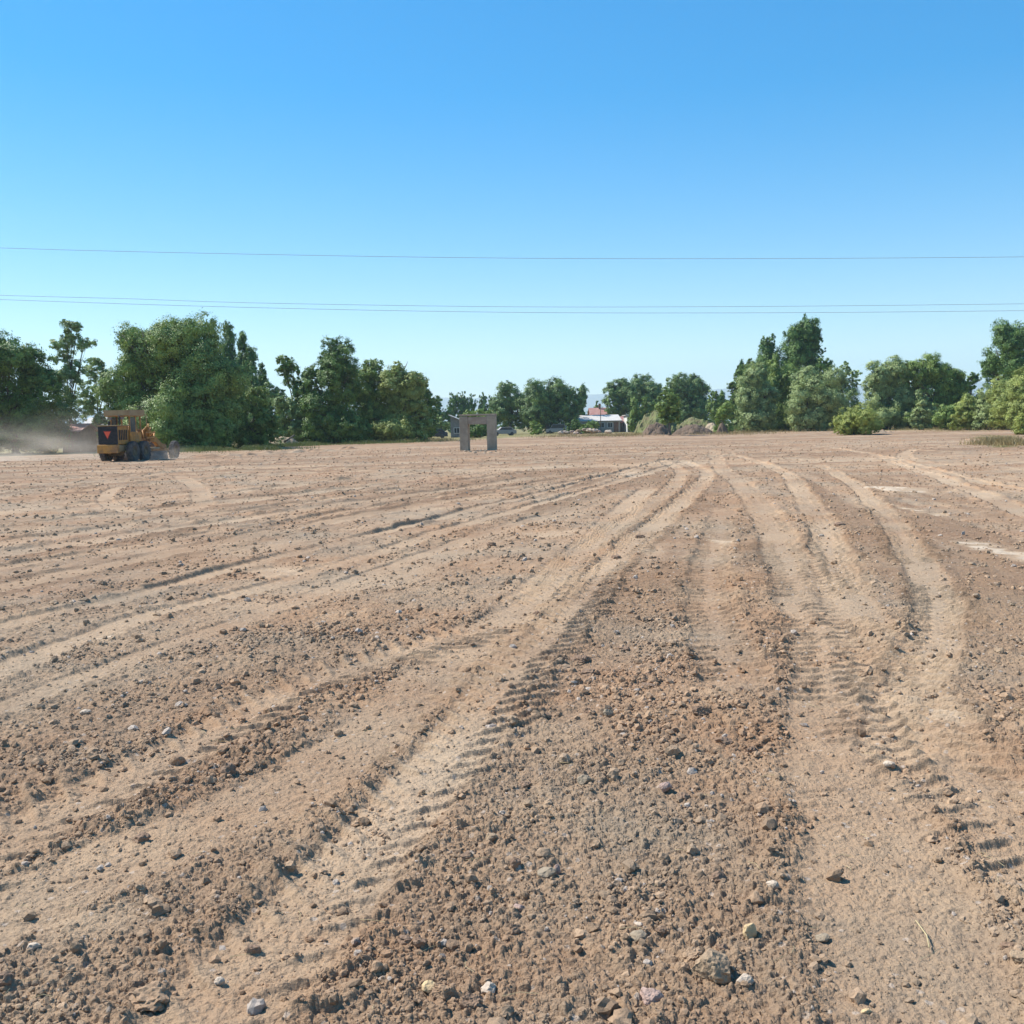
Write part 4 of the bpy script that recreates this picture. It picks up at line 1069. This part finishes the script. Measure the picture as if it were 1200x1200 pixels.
mb = MB(); mb.box(-0.71, 0.71, -2.30, -2.205, 1.18, 2.32)
for k in range(9): mb.box(-0.64, 0.64, -2.325, -2.303, 1.26 + k * 0.115, 1.30 + k * 0.115)
mb.build("radiator_grille", M_black, gr)
mb = MB(); mb.box(-0.76, 0.78, -2.38, -0.50, 2.345, 2.40); mb.build("hood_cover", M_dusty, gr, bevel=0.015)
mb = MB(); mb.prism([(-0.24, 1.99), (0.24, 1.99), (0, 1.57)], -2.348, -2.330, 'y'); tri = mb.build("warning_triangle", M_tri, gr); tri['label'] = "red orange slow vehicle triangle"
mb = MB(); mb.prism([(-0.30, 2.03), (0.30, 2.03), (0, 1.50)], -2.3295, -2.3265, 'y'); mb.build("triangle_edge", M_trim, tri)
for sx in (-1, 1):
    mb = MB()
    for k in range(5): mb.box(sx * 0.665 if sx > 0 else -0.69, 0.69 if sx > 0 else -0.665, -1.95 + k * 0.24, -1.83 + k * 0.24, 1.45, 2.1)
    mb.build("side_vent", M_black, gr)
mb = MB(); mb.tube([(0.35, -1.2, 2.40), (0.35, -1.2, 2.95)], 0.05, 10); mb.tube([(0.35, -1.2, 2.95), (0.35, -1.32, 3.02)], 0.05, 10); mb.build("exhaust_pipe", M_black, gr)
mb = MB(); mb.tube([(-0.3, -1.5, 2.40), (-0.3, -1.5, 2.66)], 0.10, 12); mb.build("air_filter", M_black, gr)
# open cab
mb = MB(); mb.box(-0.72, 0.72, -0.60, 1.05, 1.14, 1.30); mb.build("cab_floor", M_dusty, gr)
for sx in (-1, 1):
    for y in (-0.52, 0.32, 1.0):
        mb = MB(); mb.box(sx * 0.72 - 0.045, sx * 0.72 + 0.045, y - 0.045, y + 0.045, 1.30, 2.96); mb.build("cab_post", M_yel, gr)
    mb = MB(); mb.box(sx * 0.74 - 0.025, sx * 0.74 + 0.025, -0.47, 0.27, 1.30, 1.95); mb.build("cab_side_panel", M_yel, gr)
    mb = MB(); mb.box(sx * 0.735 - 0.008, sx * 0.735 + 0.008, -0.47, 0.27, 1.96, 2.90); mb.build("cab_window", M_glass, gr)
    mb = MB(); mb.box(sx * 0.74 - 0.025, sx * 0.74 + 0.025, 0.37, 0.95, 1.30, 1.90); mb.build("cab_door", M_yel, gr)
mb = MB(); mb.box(-0.67, 0.67, -0.54, -0.50, 1.30, 2.05); mb.build("cab_rear_panel", M_yel, gr)
mb = MB(); mb.box(-0.90, 0.90, -0.95, 1.20, 2.965, 3.09); mb.build("cab_roof", M_yel, gr, bevel=0.03)
mb = MB()
mb.box(-0.96, -0.90, -1.0, 1.25, 3.0, 3.38); mb.box(0.90, 0.96, -1.0, 1.25, 3.0, 3.38); mb.box(-0.9, 0.9, -1.02, -0.955, 3.02, 3.36); mb.box(-0.9, 0.9, 1.21, 1.27, 3.02, 3.38)
mb.box(-0.9, 0.9, -0.2, -0.12, 3.22, 3.36)
mb.build("roof_rack", M_dusty, gr)
mb = MB(); mb.box(-0.62, -0.2, -0.7, 0.0, 3.095, 3.36); mb.box(0.05, 0.65, -0.55, 0.4, 3.095, 3.30); mb.box(-0.5, 0.1, 0.3, 0.9, 3.095, 3.34); mb.build("roof_bundle", M_dusty, gr, bevel=0.05)
mb = MB(); mb.box(-0.62, -0.32, -1.10, -1.0, 2.76, 2.92); mb.build("lamp", M_steel, gr)
mb = MB(); mb.box(0.32, 0.62, -1.10, -1.0, 2.76, 2.92); mb.build("lamp", M_steel, gr)
# seat with driver
mb = MB(); mb.box(-0.26, 0.26, -0.35, 0.15, 1.60, 1.74); mb.box(-0.25, 0.25, -0.40, -0.30, 1.74, 2.25); mb.box(-0.1, 0.1, -0.2, 0.0, 1.30, 1.6); mb.build("seat", M_black, gr, bevel=0.03)
mb = MB(); mb.tube([(0, 0.95, 1.30), (0, 0.62, 2.05)], 0.045, 8)
for k in range(12):
    a = 6.283 * k / 12; b_ = 6.283 * (k + 1) / 12
    mb.tube([(0.2 * math.cos(a), 0.62 - 0.08 * math.sin(a), 2.06 + 0.18 * math.sin(a)), (0.2 * math.cos(b_), 0.62 - 0.08 * math.sin(b_), 2.06 + 0.18 * math.sin(b_))], 0.018, 6)
mb.build("steering_column", M_black, gr)
# frame beam, arched forward to the front axle
mb = MB(); mb.prism([(0.9, 0.95), (1.05, 1.35), (1.8, 1.78), (4.4, 1.55), (5.25, 1.12), (5.9, 1.05), (5.9, 0.75), (5.1, 0.78), (4.3, 1.22), (1.9, 1.42), (1.3, 0.95)], -0.16, 0.16); mb.build("main_beam", M_yel, gr)
mb = MB(); mb.box(-0.82, 0.82, 5.40, 5.60, 0.52, 0.74); mb.box(-0.12, 0.12, 5.3, 5.7, 0.735, 0.95); mb.build("front_axle", M_dusty, gr, bevel=0.03)
for sx in (-1, 1):
    mb = MB(); mb.tube([(sx * 0.26, 1.7, 1.75), (sx * 0.70, 2.1, 2.28), (sx * 0.78, 2.1, 2.05)], [0.09, 0.09, 0.06], 10); mb.tube([(sx * 0.78, 2.12, 2.5), (sx * 0.78, 2.12, 1.35)], 0.065, 10); mb.tube([(sx * 0.78, 2.12, 1.36), (sx * 0.72, 2.15, 0.72)], 0.035, 8)
    mb.build("lift_cylinder", M_yel, gr, smooth=True)
    mb = MB(); mb.tube([(sx * 0.25, 1.6, 1.25), (sx * 0.95, 2.5, 1.45), (sx * 0.8, 2.9, 1.9), (sx * 0.35, 3.1, 1.6)], 0.07, 8); mb.build("linkage_arm", M_yel, gr, smooth=True)
mb = MB(); mb.box(-0.62, 0.62, 1.95, 2.28, 1.50, 1.95); mb.box(-0.85, 0.85, 2.0, 2.2, 1.96, 2.12); mb.box(-0.4, 0.4, 2.3, 2.9, 1.8, 2.0); mb.build("lift_saddle", M_yel, gr, bevel=0.03)
mb = MB()
for k in range(9):
    a0 = 0.7 * k; xx = 0.8 * math.cos(a0); 
    mb.tube([(xx, 1.3 + 0.08 * k, 1.35 + 0.1 * (k % 4)), (0.9 * math.cos(a0 + 1), 1.75 + 0.07 * k, 2.0 + 0.12 * (k % 3)), (0.7 * math.cos(a0 + 2), 2.45 + 0.05 * k, 1.55 + 0.1 * (k % 5))], 0.035, 6)
mb.build("hydraulic_hose", M_yel, gr, smooth=True)
for k, (x_, z_) in enumerate(((-0.95, 1.5), (0.95, 1.5), (-0.9, 1.85), (0.9, 1.85))):
    MB().box(x_ - 0.05, x_ + 0.05, 1.35, 2.75, z_, z_ + 0.1).build("side_bar", M_yel, gr)
mb = MB(); mb.tube([(0.5, 2.35, 1.9), (0.5, 2.35, 3.15)], 0.03, 8); mb.build("marker_pole", M_dusty, gr)
mb = MB(); mb.tube([(0.93, 0.2, 1.3), (0.93, 0.2, 2.4)], 0.02, 6); mb.tube([(0.93, -0.1, 1.3), (0.93, -0.1, 2.4)], 0.02, 6)
for k in range(4): mb.tube([(0.93, -0.1, 1.45 + 0.25 * k), (0.93, 0.2, 1.45 + 0.25 * k)], 0.016, 6)
mb.build("handrail", M_dusty, gr)
mb = MB()
n_ = 28
for k in range(n_):
    a = 6.283 * k / n_; b_ = 6.283 * (k + 1) / n_
    mb.tube([(0.72 * math.cos(a), 2.6 + 0.72 * math.sin(a), 0.82), (0.72 * math.cos(b_), 2.6 + 0.72 * math.sin(b_), 0.82)], 0.06, 6)
mb.build("turning_circle", M_dusty, gr)
mb = MB(); mb.prism([(-0.08, 0.88), (0.08, 0.88), (0.5, 0.80), (0.5, 0.70), (-0.5, 0.70), (-0.5, 0.80)], 2.5, 2.6, 'y'); mb.tube([(-0.5, 3.1, 0.8), (0, 5.2, 0.82)], 0.08, 8); mb.tube([(0.5, 3.1, 0.8), (0, 5.2, 0.82)], 0.08, 8); mb.build("drawbar", M_dusty, gr)
# moldboard: curved plate set across
prof = []
for k in range(9):
    t = k / 8; prof.append((0.16 * math.cos(math.pi * (0.2 + 0.95 * t)) + 0.1, 0.03 + 0.6 * (1 - t)))
prof2 = prof + [(a + 0.03, b) for a, b in reversed(prof)]
mb = MB(); mb.prism(prof2, -1.75, 1.75); o = mb.build("moldboard", M_steel, gr); o.location = (0, 2.55, 0); o.rotation_euler = (0, 0, R(32))

# soil windrow rolled aside by the grader and along the field edge
def windrow(name, label, pts, wdt, hgt, seed, kind=None, cat="soil ridge"):
    S = spline(np.array([at(px, py)[:2] for px, py in pts]), 0.5)
    n = len(S); m = 13; q = np.random.default_rng(seed)
    t = np.gradient(S, axis=0); t /= np.linalg.norm(t, axis=1)[:, None]; nn = np.stack([-t[:, 1], t[:, 0]], -1)
    u = np.linspace(-1, 1, m)
    X = S[:, 0][:, None] + nn[:, 0][:, None] * u * wdt; Y = S[:, 1][:, None] + nn[:, 1][:, None] * u * wdt
    end = np.clip(np.minimum(np.arange(n), np.arange(n)[::-1]) / 4, 0, 1)[:, None]
    hgt_ = hgt * end * (0.65 + 0.7 * fbm(X * 3, Y * 3, 2, 2, seed))
    Z = hz(X.ravel(), Y.ravel()).reshape(X.shape) - 0.03 + hgt_ * (1 - u ** 2) ** 1.2 + 0.3 * hgt * (1 - u ** 2) * fbm(X, Y, 0.5, 3, seed + 3)
    V_ = np.stack([X, Y, Z], -1).reshape(-1, 3)
    i_, j_ = np.meshgrid(np.arange(n - 1), np.arange(m - 1), indexing='ij')
    Qm = np.stack([i_ * m + j_, i_ * m + j_ + 1, (i_ + 1) * m + j_ + 1, (i_ + 1) * m + j_], -1).reshape(-1, 4)
    o = link(name, np_mesh(name, V_, quads=Qm, smooth=False), M_clod)
    tag(o, label, cat, kind=kind)
windrow("soil_ridge", "low ridge of fresh dark soil running from the grader along the left trees", [(203, 536), (250, 534.5), (300, 532), (360, 529), (430, 526)], 0.7, 0.28, 1)
windrow("soil_ridge", "small ridge of clods on the field below the right hand hedge", [(1128, 514.5), (1145, 515), (1160, 515.5)], 0.5, 0.22, 2)
windrow("soil_ridge", "low heap of dark soil at the foot of the yellow green shrub", [(992, 508), (1012, 508.5), (1032, 508), (1044, 507)], 0.7, 0.35, 3)

# dust raised by the grader: one even-edged cloud, thick at the ground
def dust(name, label, c, half, dens, seed):
    mb = MB().box(-1, 1, -1, 1, -1, 1)
    m, n, l, p = mat_new(name + "_air"); n.remove(p)
    tc = n.new("ShaderNodeTexCoord")
    ns = n.new("ShaderNodeTexNoise"); ns.inputs['Scale'].default_value = 2.4; ns.inputs['Detail'].default_value = 4; ns.inputs['Roughness'].default_value = 0.6
    ns.noise_dimensions = '4D'; ns.inputs['W'].default_value = seed
    l.new(tc.outputs['Object'], ns.inputs['Vector'])
    sp = n.new("ShaderNodeSeparateXYZ"); l.new(tc.outputs['Object'], sp.inputs[0])
    def math_(op, a, b=None, c_=None):
        q_ = n.new("ShaderNodeMath"); q_.operation = op
        for k, v in enumerate((a, b, c_)):
            if v is None: continue
            if isinstance(v, (int, float)): q_.inputs[k].default_value = v
            else: l.new(v, q_.inputs[k])
        return q_.outputs[0]
    x2 = math_('POWER', math_('ABSOLUTE', sp.outputs[0]), 2.6); y2 = math_('POWER', math_('ABSOLUTE', sp.outputs[1]), 2.0)
    zz = math_('MULTIPLY_ADD', sp.outputs[2], 0.5, 0.5)          # 0 ground .. 1 top
    side = math_('MAXIMUM', math_('SUBTRACT', 1.0, math_('ADD', x2, y2)), 0.0)
    fall = math_('POWER', math_('MAXIMUM', math_('SUBTRACT', 1.0, zz), 0.0), 2.4)
    nf = math_('MAXIMUM', math_('MULTIPLY_ADD', ns.outputs['Fac'], 6.0, -2.4), 0.0)
    d = math_('MULTIPLY', math_('MULTIPLY', side, fall), math_('MULTIPLY', nf, dens))
    pv = n.new("ShaderNodeVolumePrincipled"); pv.inputs['Color'].default_value = (0.93, 0.82, 0.68, 1); pv.inputs['Anisotropy'].default_value = 0.3
    l.new(d, pv.inputs['Density']); l.new(pv.outputs[0], n['Material Output'].inputs['Volume'])
    o = mb.build(name, m); o.location = c; o.scale = half
    tag(o, label, "dust", kind='stuff')
dc = at_y(30, 520, 70)
dust("dust_cloud", "pale brown dust cloud hanging low behind the grader", (dc[0], 70, 2.1), (7.0, 6.5, 2.3), 0.15, 1.0)
dc = at_y(192, 535, 66)
dust("dust_puff", "small puff of dust at the grader blade", (dc[0], 65.5, 0.6), (2.3, 1.6, 0.68), 0.5, 4.0)

# ------------------------------------------------------------------ buildings
M_plaster = weathered("grey_plaster", (0.33, 0.31, 0.28), (0.25, 0.23, 0.20), 0.8, 0.9)
M_whitep = weathered("white_plaster", (0.72, 0.70, 0.66), (0.58, 0.56, 0.52), 0.8, 0.85)
M_white = weathered("pale_sheet_roof", (0.58, 0.54, 0.49), (0.46, 0.43, 0.39), 0.6, 0.85, 0.0)
M_redroof = weathered("faded_red_roof", (0.33, 0.14, 0.11), (0.40, 0.23, 0.19), 1.2, 0.7)
M_brown = weathered("brown_boards", (0.16, 0.085, 0.055), (0.22, 0.13, 0.09), 2, 0.85)
M_greyw = weathered("grey_boards", (0.26, 0.24, 0.22), (0.17, 0.155, 0.14), 3, 0.9)
M_darkopen = weathered("dark_window", (0.02, 0.022, 0.025), (0.05, 0.05, 0.05), 2, 0.25)

def house(name, label, cat, px0, px1, pybase, Y, wall_h, ridge_h, depth, mw, mr, windows=(), door=None, group=None, gable='x', over=0.35, rz=0.0, chimney=None, shed=False):
    a = at_y(px0, 500, Y)[0]; b = at_y(px1, 500, Y)[0]
    cx = (a + b) / 2; Wd = b - a
    root = empty(name, (cx, Y, gz(cx, Y)), rz)
    tag(root, label, cat, group)
    mb = MB()
    if gable == 'x':    # ridge runs along x
        prof = [(0, -0.1), (depth, -0.1), (depth, wall_h), (depth / 2, ridge_h - 0.06), (0, wall_h)] if not shed else [(0, -0.1), (depth, -0.1), (depth, ridge_h - 0.06), (0, wall_h)]
        mb.prism(prof, -Wd / 2, Wd / 2, 'x')
    else:
        mb.prism([(-Wd / 2, -0.1), (Wd / 2, -0.1), (Wd / 2, wall_h), (0, ridge_h - 0.06), (-Wd / 2, wall_h)] if not shed else [(-Wd / 2, -0.1), (Wd / 2, -0.1), (Wd / 2, wall_h), (-Wd / 2, ridge_h - 0.06)], 0, depth, 'y')
    mb.build("wall", mw, root)
    mb = MB(); t = 0.10; o_ = over
    if gable == 'x':
        sl = (ridge_h - wall_h) / (depth if shed else depth / 2)
        if shed: mb.prism([(-o_, wall_h - o_ * sl), (depth + o_, ridge_h + o_ * sl), (depth + o_, ridge_h + o_ * sl + t), (-o_, wall_h - o_ * sl + t)], -Wd / 2 - o_, Wd / 2 + o_, 'x')
        else: mb.prism([(-o_, wall_h - o_ * sl), (depth / 2, ridge_h), (depth + o_, wall_h - o_ * sl), (depth + o_, wall_h - o_ * sl + t), (depth / 2, ridge_h + t), (-o_, wall_h - o_ * sl + t)], -Wd / 2 - o_, Wd / 2 + o_, 'x')
    else:
        if shed:
            sl = (ridge_h - wall_h) / Wd
            mb.prism([(-Wd / 2 - o_, ridge_h + o_ * sl), (Wd / 2 + o_, wall_h - o_ * sl), (Wd / 2 + o_, wall_h - o_ * sl + t), (-Wd / 2 - o_, ridge_h + o_ * sl + t)], -o_, depth + o_, 'y')
        else:
            sl = (ridge_h - wall_h) / (Wd / 2)
            mb.prism([(-Wd / 2 - o_, wall_h - o_ * sl), (0, ridge_h), (Wd / 2 + o_, wall_h - o_ * sl), (Wd / 2 + o_, wall_h - o_ * sl + t), (0, ridge_h + t), (-Wd / 2 - o_, wall_h - o_ * sl + t)], -o_, depth + o_, 'y')
    rf = mb.build("roof", mr, root)
    for (fx, z0, ww, hh) in windows:
        x = -Wd / 2 + fx * Wd
        fr = MB(); e = 0.07
        fr.box(x - ww / 2 - e, x - ww / 2, -0.06, -0.003, z0 - e, z0 + hh + e); fr.box(x + ww / 2, x + ww / 2 + e, -0.06, -0.003, z0 - e, z0 + hh + e)
        fr.box(x - ww / 2, x + ww / 2, -0.06, -0.003, z0 - e, z0); fr.box(x - ww / 2, x + ww / 2, -0.06, -0.003, z0 + hh, z0 + hh + e); fr.box(x - 0.025, x + 0.025, -0.055, -0.012, z0, z0 + hh)
        w_ = fr.build("window", M_whitep, root)
        MB().box(x - ww / 2, x + ww / 2, -0.010, -0.004, z0, z0 + hh).build("pane", M_darkopen, w_)
    if door:
        fx, ww, hh = door; x = -Wd / 2 + fx * Wd
        d_ = MB().box(x - ww / 2, x + ww / 2, -0.04, -0.003, 0.0, hh).build("door", M_brown, root, bevel=0.01)
        MB().box(x + ww / 2 - 0.16, x + ww / 2 - 0.1, -0.08, -0.043, 1.0, 1.12).build("handle", M_steel, d_)
    if chimney:
        fx, y_, s_, zt = chimney; x = -Wd / 2 + fx * Wd
        MB().box(x - s_, x + s_, y_ - s_, y_ + s_, wall_h, zt).build("chimney", M_brown, rf)
    return root
Yh = 200.0
house("house", "long low grey plastered house with a pale sheet roof behind rubble", "house", 668, 727, 508, Yh, 2.35, 3.45, 8, M_plaster, M_white,
      windows=((0.45, 1.0, 1.1, 0.9), (0.62, 1.0, 1.2, 0.9), (0.80, 1.0, 0.9, 0.9)), door=(0.92, 0.9, 2.0), rz=R(4))
house("house", "house with a faded red roof showing above the long grey house", "house", 693, 712, 508, 232, 3.9, 5.4, 7, M_plaster, M_redroof, windows=((0.5, 2.2, 0.9, 0.9),), chimney=(0.6, 3.0, 0.25, 6.4))
house("house", "small wing with a faded red roof right of the long grey house", "house", 727, 737, 508, 204, 2.0, 3.1, 6, M_plaster, M_redroof, windows=((0.5, 0.9, 0.7, 0.8),))
house("house", "pale house end with a white sloping canopy beside the soil mound", "house", 735, 748, 508, 198, 2.1, 3.1, 6, M_whitep, M_white, windows=((0.6, 0.9, 0.6, 0.8),), door=(0.25, 0.8, 1.9), shed=True, gable='y')
house("barn", "grey open barn with a pale sloping roof left of the gateway", "barn", 528, 552, 511, 160, 2.0, 3.4, 6, M_greyw, M_white, windows=((0.3, 0.7, 0.8, 0.8),), door=(0.7, 1.4, 1.7), shed=True, gable='y')
house("shed", "white walled shed glimpsed between trees behind the grader", "shed", 98, 134, 530, 113, 2.6, 3.5, 5, M_whitep, M_white, windows=((0.25, 1.2, 0.7, 0.8), (0.7, 1.2, 0.7, 0.8)), door=(0.5, 0.9, 2.0))
house("shed", "small reddish brown board shed in the dust left of the grader", "shed", 72, 92, 530, 97, 2.1, 2.7, 4, M_brown, M_redroof, door=(0.65, 0.8, 1.8))
# small utility pole by the house
p0 = at_y(704, 500, 196)
pt = empty("utility_pole", (p0[0], 196, gz(p0[0], 196)))
tag(pt, "thin dark pole rising in front of the faded red roof", "pole")
MB().tube([(0, 0, -0.1), (0, 0, 5.4)], [0.09, 0.06], 8).build("pole", M_bark, pt, smooth=True)
MB().box(-0.55, 0.55, -0.1, -0.06, 4.9, 5.0).build("crossarm", M_bark, pt)

# cars far off
M_carw, n, l, p = mat_new("white_car_paint"); p.inputs['Base Color'].default_value = (0.30, 0.28, 0.26, 1); p.inputs['Roughness'].default_value = 0.6
M_card, n, l, p = mat_new("dark_car_paint"); p.inputs['Base Color'].default_value = (0.03, 0.035, 0.05, 1); p.inputs['Roughness'].default_value = 0.25
def car(label, px, Y, m, rz=0.0, van=False):
    x = at_y(px, 505, Y)[0]
    c = empty("parked_car", (x, Y, gz(x, Y)), rz); tag(c, label, "car", "cars parked beyond the field")
    h = 0.35 if van else 0.0
    MB().prism([(-2.1, 0.30), (-2.1, 0.75), (-1.9, 0.92), (-0.95 - h, 0.98), (0.0, 0.98), (1.9, 0.98), (2.12, 0.85), (2.12, 0.30)], -0.84, 0.84, 'y').build("body", m, c, bevel=0.05)
    MB().prism([(-1.0 - h, 0.985), (-0.45 - h, 1.45 + h), (1.2 + h, 1.47 + h), (1.75 + h * 0.5, 0.985)], -0.74, 0.74, 'y').build("cabin", m, c, bevel=0.04)
    for s in (-1, 1):
        MB().prism([(-0.85 - h, 1.03), (-0.42 - h, 1.38 + h), (1.1 + h, 1.40 + h), (1.5 + h * 0.5, 1.03)], s * 0.742, s * 0.752, 'y').build("side_window", M_darkopen, c)
        for xx in (-1.3, 1.3):
            t = MB(); t.lathe_x([(-0.1, 0.0), (-0.1, 0.28), (-0.06, 0.32), (0.06, 0.32), (0.1, 0.28), (0.1, 0.0)], 0, 0, 0, 18)
            o = t.build("wheel", M_tyre, c, smooth=True); o.location = (xx, s * 0.76, 0.32); o.rotation_euler = (0, 0, R(90))
car("dark parked car left of the grey barn", 508, 152, M_card, R(5))
car("white parked car right of the concrete gateway", 590, 172, M_carw, R(12))
car("pale parked van before the large round dark tree", 653, 196, M_carw, R(-8), van=True)

# ------------------------------------------------------------------ mounds and rubble
def mound(name, label, px0, px1, Y, top_py, depth, mat_, seed, skew=0.0, cat="mound"):
    a = at_y(px0, 500, Y)[0]; b = at_y(px1, 500, Y)[0]; cx = (a + b) / 2; hw = (b - a) / 2
    ztop = at_y((px0 + px1) / 2, top_py, Y)[2]
    n = 56; u = np.linspace(-1, 1, n); U_, W_ = np.meshgrid(u, u, indexing='ij')
    X = U_ * hw; Yy = W_ * depth
    rr_ = np.clip(np.sqrt(U_ ** 2 + W_ ** 2) + 0.22 * np.minimum(1, np.sqrt(U_ ** 2 + W_ ** 2) * 2) * fbm(X + seed * 9, Yy, hw * 0.6, 3, seed), 0, 2)
    s = np.clip(1 - rr_, 0, 1)
    sk = 1 + skew * U_
    Z = ztop * np.clip(1 - rr_ ** 2, 0, 1) ** 1.15 * sk + ztop * 0.30 * fbm(X, Yy + seed, 1.6, 5, seed + 1, 0.65) * (s > 0.02) - 0.12
    v = np.stack([X, Yy, Z], -1).reshape(-1, 3)
    i_, j_ = np.meshgrid(np.arange(n - 1), np.arange(n - 1), indexing='ij')
    Qm = np.stack([i_ * n + j_, (i_ + 1) * n + j_, (i_ + 1) * n + j_ + 1, i_ * n + j_ + 1], -1).reshape(-1, 4)
    o = link(name, np_mesh(name, v, quads=Qm), mat_, loc=(cx, Y, gz(cx, Y)))
    return tag(o, label, cat)
M_grassy = weathered("grassy_soil", (0.16, 0.185, 0.060), (0.14, 0.11, 0.055), 0.9, 0.95, 0, 0.8, 4)
M_earth = weathered("piled_earth", (0.17, 0.115, 0.075), (0.11, 0.075, 0.05), 0.8, 0.95, 0, 0.8, 4)
M_sandy = weathered("sandy_soil", (0.42, 0.33, 0.22), (0.30, 0.22, 0.14), 0.8, 0.95, 0, 0.8, 4)
mound("soil_mound", "tall weed covered mound of soil right of the houses", 742, 800, 150, 481, 4.5, M_grassy, 3, 0.1)
mound("soil_mound", "yellowish grassy mound behind the small upright tree", 786, 842, 156, 489, 4.0, M_grassy, 5, -0.1)
mound("soil_mound", "low dark brown heap of earth right of the small upright tree", 785, 842, 141, 497, 2.4, M_earth, 7)
mound("soil_mound", "brown earth spill at the foot of the weed covered mound", 752, 788, 140, 494, 2.2, M_earth, 9)
mound("soil_mound", "flat tan earth bank left of the yellow green little tree", 822, 846, 150, 495, 2.5, M_sandy, 11)
mound("soil_mound", "dark stump of earth under the yellow green little tree", 838, 854, 139, 495, 0.9, M_earth, 13)
mound("soil_mound", "pale sandy heap in the gap before the second tree group", 308, 352, 112, 510, 2.0, M_sandy, 15)
# felled pole on sandy heap
a_ = at_y(333, 518, 109); b_ = at_y(345, 510, 110)
tag(MB().tube([tuple(a_), tuple(b_)], [0.12, 0.08], 8).build("felled_trunk", M_bark, smooth=True), "grey felled trunk leaning on the pale sandy heap", "log")
# rubble heap: separate blocks
qr = np.random.default_rng(21)
bl = []
for k in range(28):
    px = qr.uniform(656, 716); y_ = 165 + qr.uniform(-2.5, 2.5)
    lev = qr.uniform(0, 1) * max(0.1, 1 - abs((px - 684) / 36) ** 2)
    x = at_y(px, 505, y_)[0]; s = qr.uniform(0.16, 0.5)
    v, f = ICO1
    v = v * (1 + 0.22 * qr.uniform(-1, 1, (len(v), 1))) * np.array([s * qr.uniform(.9, 1.5), s, s * 0.7])
    mm = [MS['pink'], MS['white'], M_conc, MS['tan']][k % 4]
    o = link("rubble_block", np_mesh("rubble_block", v, tris=f), mm, loc=(x, y_, gz(x, y_) + s * 0.4 + lev * 0.7))
    nm_ = ["pinkish rubble block in the low rubble heap before the long grey house", "whitish rubble block in the low rubble heap before the long grey house", "grey rubble block in the low rubble heap before the long grey house", "tan rubble block in the low rubble heap before the long grey house"][k % 4]
    tag(o, nm_, "block", "blocks of the rubble heap before the house")
mound("soil_mound", "flat bed of grey dirt under the rubble blocks", 652, 720, 165, 508.5, 2.5, M_conc, 17)

# ------------------------------------------------------------------ power lines (poles stand outside the frame)
M_wire, n, l, p = mat_new("wire_metal"); p.inputs['Base Color'].default_value = (0.34, 0.40, 0.46, 1); p.inputs['Roughness'].default_value = 0.5
def wire(label, pts, rad=0.012):
    P = [at_y(px, py, Y) for px, py, Y in pts]
    S = spline(np.array(P), 3.0)
    tag(MB().tube([tuple(s) for s in S], rad, 6).build("power_line", M_wire, smooth=True), label, "wire", "overhead wires crossing the sky")
wire("highest thin overhead wire, alone above the lower pair", [(-500, 266, 52), (-200, 281, 53), (0, 290.5, 54), (300, 298, 55), (600, 302.5, 56), (900, 303, 57), (1200, 301, 58), (1500, 297, 59), (1900, 289, 60)])
wire("upper wire of the lower pair crossing the sky", [(-500, 322, 58), (-200, 338, 59), (0, 346, 60), (150, 350, 60.5), (300, 355, 61), (600, 359.5, 62), (900, 359, 63), (1200, 356, 64), (1500, 352, 65), (1900, 343, 66)], 0.012)
wire("lower wire of the lower pair crossing the sky", [(-500, 325, 55), (-200, 342, 56), (0, 351, 57), (300, 360.5, 58), (600, 366, 59), (900, 366.5, 60), (1200, 364, 61), (1500, 360, 62), (1900, 351, 63)], 0.012)
